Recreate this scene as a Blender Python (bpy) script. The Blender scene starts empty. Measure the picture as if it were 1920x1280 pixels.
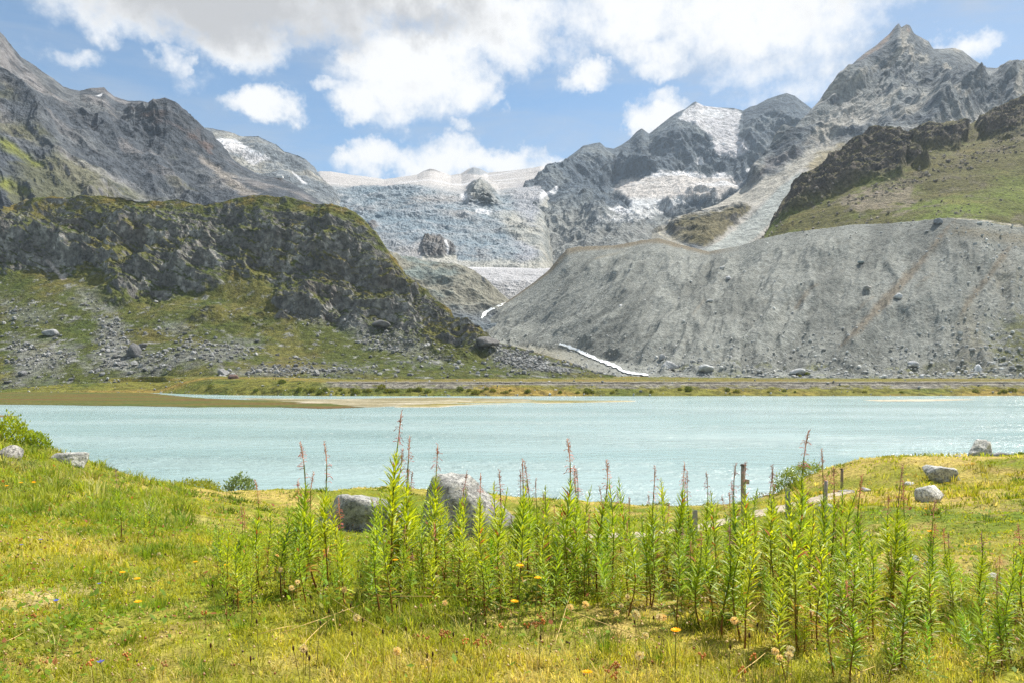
import bpy, bmesh, math, random
import numpy as np
from mathutils import Vector, Matrix

random.seed(7)
rng = np.random.default_rng(11)
scene = bpy.context.scene
col = scene.collection
R = math.radians

# ------------------------------------------------------------------ camera
# photograph 1920 x 1280; F = focal length in those pixels, HY = row of the level line, CZ = eye height above the lake
F = 1387.0
HY = 711.0
CZ = 9.5
cam_d = bpy.data.cameras.new("camera")
cam = bpy.data.objects.new("camera", cam_d)
col.objects.link(cam)
cam_d.sensor_width = 36.0
cam_d.lens = 36.0 * F / 1920.0
cam_d.shift_y = (HY - 640.0) / 1920.0
cam_d.clip_start = 0.1
cam_d.clip_end = 40000.0
cam.location = (0, 0, CZ)
cam.rotation_euler = (R(90), 0, 0)
scene.camera = cam

# ------------------------------------------------------------------ light
SUN_AZ, SUN_EL = 54.0, 56.0          # degrees right of the view direction, above the horizon
sun_dir = Vector((math.sin(R(SUN_AZ)) * math.cos(R(SUN_EL)), math.cos(R(SUN_AZ)) * math.cos(R(SUN_EL)), math.sin(R(SUN_EL))))
sl = bpy.data.lights.new("sun", 'SUN')
sl.energy = 4.9
sl.angle = R(0.53)
sl.color = (1.0, 0.955, 0.88)
so = bpy.data.objects.new("sun", sl)
col.objects.link(so)
so.location = (200, 200, 3000)
so.rotation_euler = sun_dir.to_track_quat('Z', 'Y').to_euler()

scene.view_settings.view_transform = 'Standard'
scene.view_settings.look = 'None'
scene.view_settings.exposure = 0.78
scene.view_settings.gamma = 1.0
scene.view_settings.use_curve_mapping = False
scene.cycles.use_adaptive_sampling = True
scene.cycles.adaptive_threshold = 0.02
scene.cycles.use_denoising = True
scene.cycles.denoiser = 'OPENIMAGEDENOISE'
scene.cycles.denoising_input_passes = 'RGB_ALBEDO_NORMAL'
scene.cycles.denoising_prefilter = 'NONE'
scene.cycles.max_bounces = 5
scene.cycles.diffuse_bounces = 2
scene.cycles.glossy_bounces = 2
scene.cycles.transmission_bounces = 3
scene.cycles.volume_bounces = 0
scene.cycles.caustics_reflective = False
scene.cycles.caustics_refractive = False

# ------------------------------------------------------------------ node helpers
class NT:
    def __init__(self, tree):
        self.t = tree
        self.x = 0
    def n(self, kind, **kw):
        nd = self.t.nodes.new(kind)
        self.x += 40
        nd.location = (self.x, 0)
        for k, v in kw.items():
            setattr(nd, k, v)
        return nd
    def put(self, sock, v):
        if isinstance(v, bpy.types.NodeSocket):
            self.t.links.new(v, sock)
        elif v is not None:
            sock.default_value = v
    def math(self, op, a, b=None, c=None, clamp=False):
        nd = self.n('ShaderNodeMath', operation=op, use_clamp=clamp)
        self.put(nd.inputs[0], a); self.put(nd.inputs[1], b); self.put(nd.inputs[2], c)
        return nd.outputs[0]
    def vmath(self, op, a, b=None, out=0):
        nd = self.n('ShaderNodeVectorMath', operation=op)
        self.put(nd.inputs[0], a)
        if b is not None: self.put(nd.inputs[1], b)
        return nd.outputs[out]
    def rng(self, v, a, b, c=0.0, d=1.0, smooth=True):
        nd = self.n('ShaderNodeMapRange', interpolation_type='SMOOTHSTEP' if smooth else 'LINEAR')
        self.put(nd.inputs[0], v); self.put(nd.inputs[1], a); self.put(nd.inputs[2], b); self.put(nd.inputs[3], c); self.put(nd.inputs[4], d)
        return nd.outputs[0]
    def noise(self, vec, scale, detail=5, rough=0.55, dist=0.0):
        nd = self.n('ShaderNodeTexNoise')
        self.put(nd.inputs['Vector'], vec)
        nd.inputs['Scale'].default_value = scale
        nd.inputs['Detail'].default_value = detail
        nd.inputs['Roughness'].default_value = rough
        nd.inputs['Distortion'].default_value = dist
        return nd.outputs[0]
    def mix(self, f, a, b, blend='MIX'):
        nd = self.n('ShaderNodeMix', data_type='RGBA', blend_type=blend)
        self.put(nd.inputs[0], f); self.put(nd.inputs[6], a); self.put(nd.inputs[7], b)
        return nd.outputs[2]
    def mapping(self, vec, scale=(1, 1, 1), rot=(0, 0, 0), loc=(0, 0, 0)):
        nd = self.n('ShaderNodeMapping')
        self.put(nd.inputs[0], vec)
        nd.inputs['Location'].default_value = loc
        nd.inputs['Rotation'].default_value = rot
        nd.inputs['Scale'].default_value = scale
        return nd.outputs[0]
    def bump(self, h, strength, dist):
        nd = self.n('ShaderNodeBump')
        nd.inputs['Strength'].default_value = strength
        nd.inputs['Distance'].default_value = dist
        self.put(nd.inputs['Height'], h)
        return nd.outputs[0]

# ------------------------------------------------------------------ sky
world = bpy.data.worlds.new("World")
scene.world = world
world.use_nodes = True
wt = world.node_tree
wt.nodes.clear()
W = NT(wt)
SKY_STRENGTH = 0.105
sky = W.n('ShaderNodeTexSky', sky_type='NISHITA', sun_disc=False)
sky.sun_elevation = R(SUN_EL)
sky.sun_rotation = R(SUN_AZ)
sky.altitude = 2350.0
sky.air_density = 1.0
sky.dust_density = 0.6
sky.ozone_density = 1.6
tc = W.n('ShaderNodeTexCoord')
D = tc.outputs['Generated']
sep = W.n('ShaderNodeSeparateXYZ')
wt.links.new(D, sep.inputs[0])
az = W.math('ARCTAN2', sep.outputs[0], sep.outputs[1])
el = W.math('ARCSINE', sep.outputs[2])
cmb = W.n('ShaderNodeCombineXYZ')
wt.links.new(az, cmb.inputs[0]); wt.links.new(el, cmb.inputs[1])
wn1 = W.n('ShaderNodeTexNoise'); wt.links.new(D, wn1.inputs['Vector'])
wn1.inputs['Scale'].default_value = 13.0; wn1.inputs['Detail'].default_value = 5; wn1.inputs['Roughness'].default_value = .66
w_off = W.vmath('MULTIPLY', W.vmath('SUBTRACT', wn1.outputs['Color'], (.5, .5, .5)), (.115, .085, 0))
AE = W.vmath('ADD', cmb.outputs[0], w_off)

def ae(px, py):
    a = math.atan((px - 960) / F)
    return a, math.atan((HY - py) / F * math.cos(a))

def blob_field(blobs):
    acc = None
    for (px, py, rx, ry, st) in blobs:
        a, e = ae(px, py)
        nd = W.n('ShaderNodeVectorMath', operation='MULTIPLY_ADD')
        W.put(nd.inputs[0], AE)
        sx, sy = F / rx / 1.35, F / ry / 1.35
        nd.inputs[1].default_value = (sx, sy, 0)
        nd.inputs[2].default_value = (-a * sx, -e * sy, 0)
        r2 = W.vmath('DOT_PRODUCT', nd.outputs[0], nd.outputs[0], out=1)
        v = W.math('MULTIPLY_ADD', r2, -st, st)
        acc = v if acc is None else W.math('MAXIMUM', acc, v)
    return W.math('MAXIMUM', acc, -0.35)

clouds = blob_field([
    (330, -30, 330, 95, 1.0), (450, 65, 100, 58, 1.0), (250, 25, 130, 50, .9), (560, 10, 150, 60, 1.0), (320, 118, 30, 34, .7), (345, 135, 20, 22, .6),
    (138, 105, 44, 22, .66), (55, 88, 36, 24, .5), (100, 30, 60, 30, .42), (370, 165, 60, 22, .36), (495, 207, 70, 34, 1.0), (460, 200, 40, 22, .8), (525, 212, 40, 26, .8),
    (770, 130, 150, 95, 1.0), (690, 185, 85, 42, .9), (740, 210, 60, 40, .8), (870, 150, 80, 60, .9), (900, 55, 160, 80, 1.0), (610, 168, 34, 18, .75), (660, 30, 90, 50, .9), (660,110, 50,26,.8), (925, 188, 26, 20, .7),
    (800, -30, 320, 70, 1.0), (1150, 5, 220, 78, .85), (1390, 20, 230, 95, .9), (1250, 80, 110, 40, .8), (1560, 65, 100, 60, .62), (1450, 130, 140, 44, .56), (1640, 10, 100, 30, .5),
    (1105, 150, 56, 27, .9), (1140, 160, 40, 18, .7), (875, 236, 28, 18, .75), (1232, 125, 56, 26, .72), (948, 213, 10, 14, .5), (1060, 100, 60, 40, .6),
    (835, 305, 110, 46, 1.0), (700, 298, 78, 30, .9), (765, 310, 60, 30, .9), (930, 308, 90, 34, .95), (1010, 320, 60, 20, .8), (680, 330, 46, 18, .75), (650, 285, 30, 18, .8), (870, 280, 50, 30, .9),
    (1240, 232, 60, 36, .95), (1185, 248, 24, 22, .7), (1235, 195, 40, 22, .62), (1500, 175, 90, 34, .62), (1420, 190, 80, 22, .5), (1800, 95, 62, 24, .72), (1865, 88, 16, 12, .55), (1590, 150, 60, 30, .5), (1350,150,60,30,.55),
])
greys = blob_field([
    (430, 0, 280, 85, 1.0), (330, 40, 170, 40, .8), (560, 40, 130, 40, .8), (820, 40, 130, 46, .85), (900, 75, 70, 30, .6), (770, 165, 80, 26, .4), (700, 20, 80, 40, .7), (850, 310, 50, 16, .35), (1350, 95, 40, 20, .2), (1180,60,40,20,.2),
    (30, -60, 200, 70, .6),
])
n_big = W.noise(D, 9.0, 6, 0.62)
n_fine = W.noise(W.vmath('ADD', D, (3.1, 1.7, 0.4)), 38.0, 4, 0.62)
nn = W.math('ADD', W.math('MULTIPLY', W.math('SUBTRACT', n_big, 0.5), 1.15), W.math('MULTIPLY', W.math('SUBTRACT', n_fine, 0.5), 0.62))
# the same kind of broken cumulus goes on all round, outside the part of the sky the photograph shows
a0, e0 = ae(960, 200)
dd = W.vmath('LENGTH', W.vmath('MULTIPLY', W.vmath('SUBTRACT', cmb.outputs[0], (a0, e0, 0)), (1 / 0.72, 1 / 0.44, 0)), out=1)
outside = W.rng(dd, 0.95, 1.3, 0.0, 1.0)
n_far = W.noise(W.vmath('ADD', D, (7.0, 2.0, 5.0)), 3.2, 3, 0.55)
far_cover = W.math('MULTIPLY', outside, W.rng(n_far, 0.40, 0.66, 0.0, 0.9))
cover = W.math('MAXIMUM', clouds, far_cover)
thick = W.math('ADD', cover, W.math('MULTIPLY', nn, 1.15))
mask = W.rng(thick, 0.20, 0.90)
# thin high veil
veil_n = W.noise(W.mapping(D, (2.2, 2.2, 9.0), (0, R(18), 0)), 2.6, 5, 0.6, 0.4)
veil = W.math('MULTIPLY', W.rng(veil_n, 0.36, 0.72), 0.34)
veil = W.math('ADD', veil, W.math('MULTIPLY', W.rng(az, -0.05, 0.5), 0.25))
grey_n = W.math('ADD', W.math('MAXIMUM', W.math('MAXIMUM', greys, 0.19), W.math('MULTIPLY', outside, 0.35)), W.math('MULTIPLY', W.math('SUBTRACT', n_big, 0.5), 1.5))
grey_n = W.math('ADD', grey_n, W.math('MULTIPLY', W.math('SUBTRACT', n_fine, 0.5), 0.25))
grey = W.rng(grey_n, 0.30, 0.95)
CLOUD_W = 0.60 / SKY_STRENGTH
CLOUD_G = 0.34 / SKY_STRENGTH
cloud_col = W.mix(grey, (CLOUD_W, CLOUD_W, CLOUD_W * 1.0, 1), (CLOUD_G, CLOUD_G * 1.0, CLOUD_G * 1.02, 1))
VE = 0.34 / SKY_STRENGTH
skyc = W.mix(1.0, sky.outputs[0], (.86, .98, .94, 1), 'MULTIPLY')
c1 = W.mix(veil, skyc, (VE, VE * 1.04, VE * 1.1, 1))
c2 = W.mix(mask, c1, cloud_col)
world.cycles.sampling_method = 'NONE'
bg = W.n('ShaderNodeBackground')
bg.inputs[1].default_value = SKY_STRENGTH
wt.links.new(c2, bg.inputs[0])
wo = W.n('ShaderNodeOutputWorld')
wt.links.new(bg.outputs[0], wo.inputs[0])

# ------------------------------------------------------------------ numpy noise
_perm = np.random.default_rng(3).permutation(256).astype(np.int32)
_perm = np.concatenate([_perm, _perm, _perm])
_g = np.random.default_rng(5).normal(size=(256, 3))
_g = (_g / np.linalg.norm(_g, axis=1)[:, None]).astype(np.float32)

def pnoise(p):
    p = np.asarray(p, np.float32)
    i = np.floor(p).astype(np.int32)
    f = p - i
    i &= 255
    u = f * f * f * (f * (f * 6 - 15) + 10)
    px0 = _perm[i[:, 0]]; px1 = _perm[i[:, 0] + 1]
    out = []
    for dx, pa in ((0, px0), (1, px1)):
        for dy in (0, 1):
            pb = _perm[pa + i[:, 1] + dy]
            for dz in (0, 1):
                g = _g[_perm[pb + i[:, 2] + dz] & 255]
                out.append(g[:, 0] * (f[:, 0] - dx) + g[:, 1] * (f[:, 1] - dy) + g[:, 2] * (f[:, 2] - dz))
    x0 = out[0] + (out[1] - out[0]) * u[:, 2]; x1 = out[2] + (out[3] - out[2]) * u[:, 2]
    y0 = x0 + (x1 - x0) * u[:, 1]
    x2 = out[4] + (out[5] - out[4]) * u[:, 2]; x3 = out[6] + (out[7] - out[6]) * u[:, 2]
    y1 = x2 + (x3 - x2) * u[:, 1]
    return (y0 + (y1 - y0) * u[:, 0]) * 1.5

def fbm(P, L, octaves=5, seed=0.0, gain=0.5, lac=2.07, aniso=(1, 1, 1)):
    p = np.asarray(P, np.float32) * (np.array(aniso, np.float32) / L) + np.float32(seed * 17.3 + 0.37)
    a, s, tot = 1.0, 0.0, 0.0
    for _ in range(octaves):
        s = s + a * pnoise(p); tot += a
        a *= gain; p = p * lac + 5.13
    return s / tot

def ridged(P, L, octaves=6, seed=0.0, gain=0.55, lac=2.1, aniso=(1, 1, 1)):
    p = np.asarray(P, np.float32) * (np.array(aniso, np.float32) / L) + np.float32(seed * 13.1 + 0.71)
    a, s, tot, w = 1.0, 0.0, 0.0, 1.0
    for _ in range(octaves):
        r = 1.0 - np.abs(pnoise(p)); r = r * r
        s = s + a * r * w; tot += a
        w = np.clip(r * 1.6, 0, 1)
        a *= gain; p = p * lac + 3.77
    return s / tot

def ribs(V, shear, L, seed, along=.22, octaves=6, gain=.55):
    w = fbm(V, L * 2.0, 3, seed + .5) * L * .55
    q = np.stack([V[:, 0] + shear * V[:, 2] + w, V[:, 1] * .5, V[:, 2] + w * .4], 1)
    return ridged(q, L, octaves, seed, gain, aniso=(1, .7, along))

def sstep(a, b, x):
    t = np.clip((x - a) / (b - a), 0, 1)
    return t * t * (3 - 2 * t)

def lerp3(a, b, t):
    return np.asarray(a)[None, :] * (1 - t[:, None]) + np.asarray(b)[None, :] * t[:, None] if np.ndim(a) == 1 else a * (1 - t[:, None]) + np.asarray(b)[None, :] * t[:, None]

def over(C, c, m):
    m = np.clip(m, 0, 1)[:, None]
    return C * (1 - m) + np.asarray(c, np.float32)[None, :] * m

def srgb(r, g, b, k=1.0):
    v = np.array([r, g, b]) / 255.0
    v = np.where(v <= 0.04045, v / 12.92, ((v + 0.055) / 1.055) ** 2.4)
    return v * k

def poly_sd(px, py, poly):
    """signed distance in photograph pixels to a traced outline, positive inside"""
    P = np.array(poly, np.float32)
    Q = np.roll(P, -1, axis=0)
    best = np.full(px.shape, 1e9, np.float32)
    ins = np.zeros(px.shape, bool)
    for (x0, y0), (x1, y1) in zip(P, Q):
        ex, ey = x1 - x0, y1 - y0
        wx, wy = px - x0, py - y0
        t = np.clip((wx * ex + wy * ey) / (ex * ex + ey * ey + 1e-9), 0, 1)
        best = np.minimum(best, np.hypot(wx - t * ex, wy - t * ey))
        c = ((y0 > py) != (y1 > py)) & (px < (x1 - x0) * (py - y0) / (y1 - y0 + 1e-12) + x0)
        ins ^= c
    return np.where(ins, best, -best)

def project(V):
    d = np.maximum(V[:, 1], 0.05)
    return 960 + V[:, 0] / d * F, HY - (V[:, 2] - CZ) / d * F

def unproj(px, py, d):
    return np.array([(px - 960) / F * d, d, CZ - (py - HY) / F * d])

# ------------------------------------------------------------------ mesh helpers
def mesh_np(name, V, faces, cols=None, smooth=True):
    """faces: (n,3) or (n,4) index array, or a list of such arrays"""
    me = bpy.data.meshes.new(name)
    V = np.ascontiguousarray(V, np.float32)
    if not isinstance(faces, (list, tuple)):
        faces = [faces]
    faces = [np.ascontiguousarray(f, np.int32) for f in faces if len(f)]
    nl = sum(f.size for f in faces); nf = sum(len(f) for f in faces)
    me.vertices.add(len(V)); me.vertices.foreach_set("co", V.ravel())
    me.loops.add(nl); me.loops.foreach_set("vertex_index", np.concatenate([f.ravel() for f in faces]))
    tot = np.concatenate([np.full(len(f), f.shape[1], np.int32) for f in faces])
    st = np.concatenate([[0], np.cumsum(tot)[:-1]]).astype(np.int32)
    me.polygons.add(nf); me.polygons.foreach_set("loop_start", st)
    try: me.polygons.foreach_set("loop_total", tot)
    except Exception: pass
    me.polygons.foreach_set("use_smooth", np.full(nf, smooth, bool))
    me.update(calc_edges=True)
    if cols is not None:
        c = np.ones((len(V), 4), np.float32); c[:, :3] = cols
        at = me.attributes.new("col", 'FLOAT_COLOR', 'POINT')
        at.data.foreach_set("color", c.ravel())
    return me

def link(name, me, mat=None, parent=None):
    o = bpy.data.objects.new(name, me)
    col.objects.link(o)
    if mat is not None and me is not None and not me.materials:
        me.materials.append(mat)
    if parent is not None:
        o.parent = parent
    return o

def tag(o, label=None, cat=None, group=None, kind=None):
    if label: o["label"] = label
    if cat: o["category"] = cat
    if group: o["group"] = group
    if kind: o["kind"] = kind
    return o

def empty(name, loc, rz=0.0, s=1.0):
    o = bpy.data.objects.new(name, None)
    o.empty_display_size = 0.1
    col.objects.link(o)
    o.location = loc; o.rotation_euler = (0, 0, rz); o.scale = (s, s, s)
    return o

class MB:
    """collects vertices, faces and colours"""
    def __init__(self): self.v, self.f, self.c = [], [], []
    def add(self, vs, fs, c=(1, 1, 1)):
        b = len(self.v)
        self.v += [tuple(v) for v in vs]
        self.f += [tuple(i + b for i in f) for f in fs]
        self.c += [tuple(c)] * len(vs) if np.ndim(c) == 1 else [tuple(k) for k in c]
    def tube(self, pts, rad, n=5, c=(1, 1, 1), cap=True):
        pts = [Vector(p) for p in pts]
        vs = []
        for i, p in enumerate(pts):
            d = (pts[min(i + 1, len(pts) - 1)] - pts[max(i - 1, 0)]).normalized()
            a = d.orthogonal().normalized(); b = d.cross(a)
            for k in range(n):
                t = 2 * math.pi * k / n
                vs.append(p + (a * math.cos(t) + b * math.sin(t)) * rad[i])
        fs = [(i * n + k, i * n + (k + 1) % n, (i + 1) * n + (k + 1) % n, (i + 1) * n + k) for i in range(len(pts) - 1) for k in range(n)]
        if cap: fs += [tuple(range(n))[::-1], tuple((len(pts) - 1) * n + k for k in range(n))]
        self.add(vs, fs, c)
    def box(self, x0, x1, y0, y1, z0, z1, c=(1, 1, 1)):
        vs = [(x, y, z) for z in (z0, z1) for y in (y0, y1) for x in (x0, x1)]
        self.add(vs, [(0, 2, 3, 1), (4, 5, 7, 6), (0, 1, 5, 4), (2, 6, 7, 3), (0, 4, 6, 2), (1, 3, 7, 5)], c)
    def mesh(self, name, smooth=True, bevel=0):
        me = bpy.data.meshes.new(name)
        me.from_pydata(self.v, [], self.f)
        me.polygons.foreach_set("use_smooth", [smooth] * len(me.polygons))
        c = np.ones((len(self.v), 4), np.float32); c[:, :3] = np.array(self.c)
        at = me.attributes.new("col", 'FLOAT_COLOR', 'POINT')
        at.data.foreach_set("color", c.ravel())
        if bevel:
            bm = bmesh.new(); bm.from_mesh(me)
            bmesh.ops.bevel(bm, geom=bm.edges[:], offset=bevel, segments=2, affect='EDGES')
            bm.to_mesh(me); bm.free()
        return me

# ------------------------------------------------------------------ materials
def new_mat(name):
    m = bpy.data.materials.new(name)
    m.use_nodes = True
    m.node_tree.nodes.clear()
    T = NT(m.node_tree)
    T.out = T.n('ShaderNodeOutputMaterial')
    return m, T

def col_attr(T):
    return T.n('ShaderNodeAttribute', attribute_name="col").outputs[0]

def principled(T, color, rough=0.9, spec=0.2, normal=None):
    p = T.n('ShaderNodeBsdfPrincipled')
    T.put(p.inputs['Base Color'], color)
    T.put(p.inputs['Roughness'], rough)
    T.put(p.inputs['Specular IOR Level'], spec)
    if normal is not None: T.put(p.inputs['Normal'], normal)
    return p.outputs[0]

def terrain_mat(name, size, bump=0.7, lo=0.72, hi=1.28, rough=0.95, spec=0.12, aniso=(1, 1, 1)):
    """per-point rock / turf / snow colour with finer mottling and relief; size = metres of the finest grain"""
    m, T = new_mat(name)
    pos = T.n('ShaderNodeNewGeometry').outputs['Position']
    q = T.mapping(pos, aniso)
    n1 = T.noise(q, 1.0 / (size * 3.5), 4, 0.70)
    n2 = T.noise(q, 1.0 / size, 2, 0.7)
    k = T.math('ADD', T.rng(n1, 0.3, 0.7, lo, hi), T.rng(n2, 0.25, 0.75, -0.16, 0.16))
    cc = T.n('ShaderNodeCombineXYZ')
    for i in range(3): T.put(cc.inputs[i], k)
    c = T.mix(1.0, col_attr(T), cc.outputs[0], 'MULTIPLY')
    h = T.math('ADD', n1, T.math('MULTIPLY', n2, 0.35))
    nb = T.bump(h, bump, size * 2.2)
    T.t.links.new(principled(T, c, rough, spec, nb), T.out.inputs[0])
    return m

def leaf_mat(name, trans=0.45, rough=0.55, spec=0.25):
    m, T = new_mat(name)
    c = col_attr(T)
    pos = T.n('ShaderNodeNewGeometry').outputs['Position']
    n1 = T.noise(pos, 22.0, 3, 0.6)
    k = T.rng(n1, 0.25, 0.75, 0.8, 1.2)
    cc = T.n('ShaderNodeCombineXYZ')
    for i in range(3): T.put(cc.inputs[i], k)
    c = T.mix(1.0, c, cc.outputs[0], 'MULTIPLY')
    rn = T.n('ShaderNodeObjectInfo').outputs['Random']
    c = T.mix(1.0, c, T.mix(rn, (.76, .87, .95, 1), (1.28, 1.12, .85, 1)), 'MULTIPLY')
    p = principled(T, c, rough, spec)
    tr = T.n('ShaderNodeBsdfTranslucent')
    tc_ = T.mix(1.0, c, (1.25, 1.18, 0.6, 1), 'MULTIPLY')
    T.t.links.new(tc_, tr.inputs[0])
    ms = T.n('ShaderNodeMixShader')
    ms.inputs[0].default_value = trans
    T.t.links.new(p, ms.inputs[1]); T.t.links.new(tr.outputs[0], ms.inputs[2])
    T.t.links.new(ms.outputs[0], T.out.inputs[0])
    return m

def plain_mat(name, rough=0.8, spec=0.2, nscale=30.0, lo=0.75, hi=1.2, bump=0.3, bdist=0.01):
    m, T = new_mat(name)
    co = T.n('ShaderNodeTexCoord').outputs['Object']
    n1 = T.noise(co, nscale, 5, 0.65)
    k = T.rng(n1, 0.3, 0.7, lo, hi)
    cc = T.n('ShaderNodeCombineXYZ')
    for i in range(3): T.put(cc.inputs[i], k)
    c = T.mix(1.0, col_attr(T), cc.outputs[0], 'MULTIPLY')
    T.t.links.new(principled(T, c, rough, spec, T.bump(n1, bump, bdist)), T.out.inputs[0])
    return m

# ------------------------------------------------------------------ terrain sheets
def sheet(name, x0, x1, ncol, curves, rows, disp=None, colour=None, mat=None, soften=0, back=(250, 120, 6), smooth_rows=2, label=None, cat=None, smooth=True):
    """a hillside through traced contour lines: each curve is a list of (px, py, distance) or (px, None, distance, z)"""
    ncol = int(ncol * .9); rows = [max(4, int(n * .9)) for n in rows]
    px = np.linspace(x0, x1, ncol)
    L = []
    for c in curves:
        pxs = [k[0] for k in c]
        d = np.interp(px, pxs, [k[2] for k in c])
        zs = []
        for k in c:
            zs.append(k[3] if len(k) > 3 else None)
        if all(z is not None for z in zs):
            z = np.interp(px, pxs, zs)
        else:
            z = CZ - (np.interp(px, pxs, [k[1] for k in c]) - HY) / F * d
        L.append(np.stack([(px - 960) / F * d, d, z], 1))
    G = []
    tt = []
    for s in range(len(L) - 1):
        n = rows[s]
        for k in range(n):
            t = k / n
            G.append(L[s] * (1 - t) + L[s + 1] * t); tt.append((s + t) / (len(L) - 1))
    G.append(L[-1]); tt.append(1.0)
    nfront = len(G)
    bd, bz, bn = back
    for k in range(1, bn + 1):
        t = k / bn
        p = L[-1].copy()
        p[:, 0] *= (1 + bd * t / p[:, 1]); p[:, 1] += bd * t; p[:, 2] -= bz * t ** 1.3
        G.append(p); tt.append(1 + t)
    G = np.array(G)
    for _ in range(smooth_rows):
        H = G.copy()
        H[1:nfront - 1] = 0.25 * G[:nfront - 2] + 0.5 * G[1:nfront - 1] + 0.25 * G[2:nfront]
        G = H
    if soften:
        k = np.hanning(soften * 2 + 1); k /= k.sum()
        for i in range(1, nfront - 1):
            f = min(1.0, (1 - tt[i]) * 5)
            for c in range(3):
                b = np.convolve(np.pad(G[i, :, c], soften, 'reflect', reflect_type='odd'), k, 'valid')
                G[i, :, c] = G[i, :, c] * (1 - f) + b * f
    nr = len(G)
    tt = np.repeat(np.array(tt)[:, None], ncol, 1).ravel()
    def normals(G):
        du = np.gradient(G, axis=1); dv = np.gradient(G, axis=0)
        n = np.cross(du, dv)
        n /= np.linalg.norm(n, axis=2)[:, :, None] + 1e-9
        return n
    N = normals(G)
    V = G.reshape(-1, 3)
    aux = None
    if disp is not None:
        out = disp(V, N.reshape(-1, 3), tt)
        if isinstance(out, tuple): out, aux = out
        if out.ndim == 1: V = V + N.reshape(-1, 3) * out[:, None]
        else: V = V + out
    N2 = normals(V.reshape(nr, ncol, 3)).reshape(-1, 3)
    ix, iy = project(V)
    C = colour(V, N2, tt, ix, iy, aux)
    idx = np.arange(nr * ncol).reshape(nr, ncol)
    Q = np.stack([idx[:-1, :-1], idx[:-1, 1:], idx[1:, 1:], idx[1:, :-1]], -1).reshape(-1, 4)
    me = mesh_np(name, V, Q, np.clip(C, 0.005, 0.95), smooth)
    o = link(name, me, mat)
    tag(o, label, cat, None, "structure")
    return dict(obj=o, V=V, N=N2, t=tt, px=ix, py=iy, nr=nr, nc=ncol, nfront=nfront)

def surf_at(S, px, py):
    """the sheet's point seen nearest to a photograph pixel (front side only)"""
    m = S['t'] <= 1.0
    d2 = (S['px'] - px) ** 2 + (S['py'] - py) ** 2
    d2 = np.where(m, d2, 1e9)
    i = int(np.argmin(d2))
    return S['V'][i], S['N'][i]

ROCK = srgb(128, 126, 122)

# --------------------------------------------------------------------- ground sheet under everything
gm, T = new_mat("valley_gravel")
pos = T.n('ShaderNodeNewGeometry').outputs['Position']
n1 = T.noise(pos, 0.02, 6)
T.t.links.new(principled(T, T.mix(n1, (.16, .16, .14, 1), (.24, .23, .2, 1)), .95, .1), T.out.inputs[0])
mb = MB(); mb.add([(-9000, -2000, -6), (9000, -2000, -6), (9000, 9000, -6), (-9000, 9000, -6)], [(0, 1, 2, 3)])
tag(link("ground", mb.mesh("ground"), gm), "gravel valley ground beneath lake and hills", "ground", None, "structure")

# --------------------------------------------------------------------- far peaks and glacier
M_far = terrain_mat("far_rock", 8.0, 1.0, 0.55, 1.40)
M_mid = terrain_mat("mountain_rock", 5.0, .8, 0.62, 1.32)
M_near = terrain_mat("hill_rock_and_turf", 1.5, 1.0, 0.52, 1.45)
M_scree = terrain_mat("moraine_scree", 1.2, .9, 0.70, 1.26)
M_ice = terrain_mat("glacier_ice", 9.0, 0.8, 0.9, 1.1, 0.6, 0.3)

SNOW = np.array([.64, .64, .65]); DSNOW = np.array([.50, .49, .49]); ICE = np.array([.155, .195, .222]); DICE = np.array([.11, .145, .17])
BROCK = srgb(112, 118, 122)

# left background peak with a small glacier
def disp_l(V, N, t):
    r = ridged(V, 420, 6, 2, aniso=(1, 1, .6))
    return (r - .55) * 70 * (1 - .55 * sstep(.75, 1, t)) , r
def col_l(V, N, t, x, y, r):
    n = fbm(V, 260, 4, 4); n2 = fbm(V, 60, 4, 8)
    C = over(np.tile(BROCK * .95, (len(V), 1)), srgb(150, 148, 140), sstep(-.1, .5, n + n2 * .6))
    C = over(C, srgb(120, 112, 92), sstep(.1, .5, fbm(V, 300, 4, 14)) * .5)
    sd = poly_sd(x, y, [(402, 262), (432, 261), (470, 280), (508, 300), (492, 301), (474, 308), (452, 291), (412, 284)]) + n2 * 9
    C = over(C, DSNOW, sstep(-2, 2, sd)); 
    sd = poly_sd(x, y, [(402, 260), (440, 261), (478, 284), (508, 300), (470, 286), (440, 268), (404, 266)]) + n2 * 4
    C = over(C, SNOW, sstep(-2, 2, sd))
    for poly in ([(452, 252), (462, 251), (454, 258)], [(548, 322), (560, 333), (575, 345), (566, 345)], [(600, 322), (625, 342), (612, 340)]):
        C = over(C, SNOW, sstep(-1, 2, poly_sd(x, y, poly) + n2 * 6))
    return C
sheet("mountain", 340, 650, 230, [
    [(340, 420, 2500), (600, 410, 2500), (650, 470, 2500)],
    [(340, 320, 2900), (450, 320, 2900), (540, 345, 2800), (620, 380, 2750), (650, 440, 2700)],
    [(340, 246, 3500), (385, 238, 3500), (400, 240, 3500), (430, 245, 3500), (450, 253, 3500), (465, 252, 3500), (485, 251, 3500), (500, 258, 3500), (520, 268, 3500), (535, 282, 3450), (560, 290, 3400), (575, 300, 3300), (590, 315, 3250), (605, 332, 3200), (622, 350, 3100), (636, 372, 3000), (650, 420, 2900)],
], [40, 70], disp_l, col_l, M_far, smooth=False, label="hazy grey peak with a small hanging glacier, behind the left mountain", cat="mountain")

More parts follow.
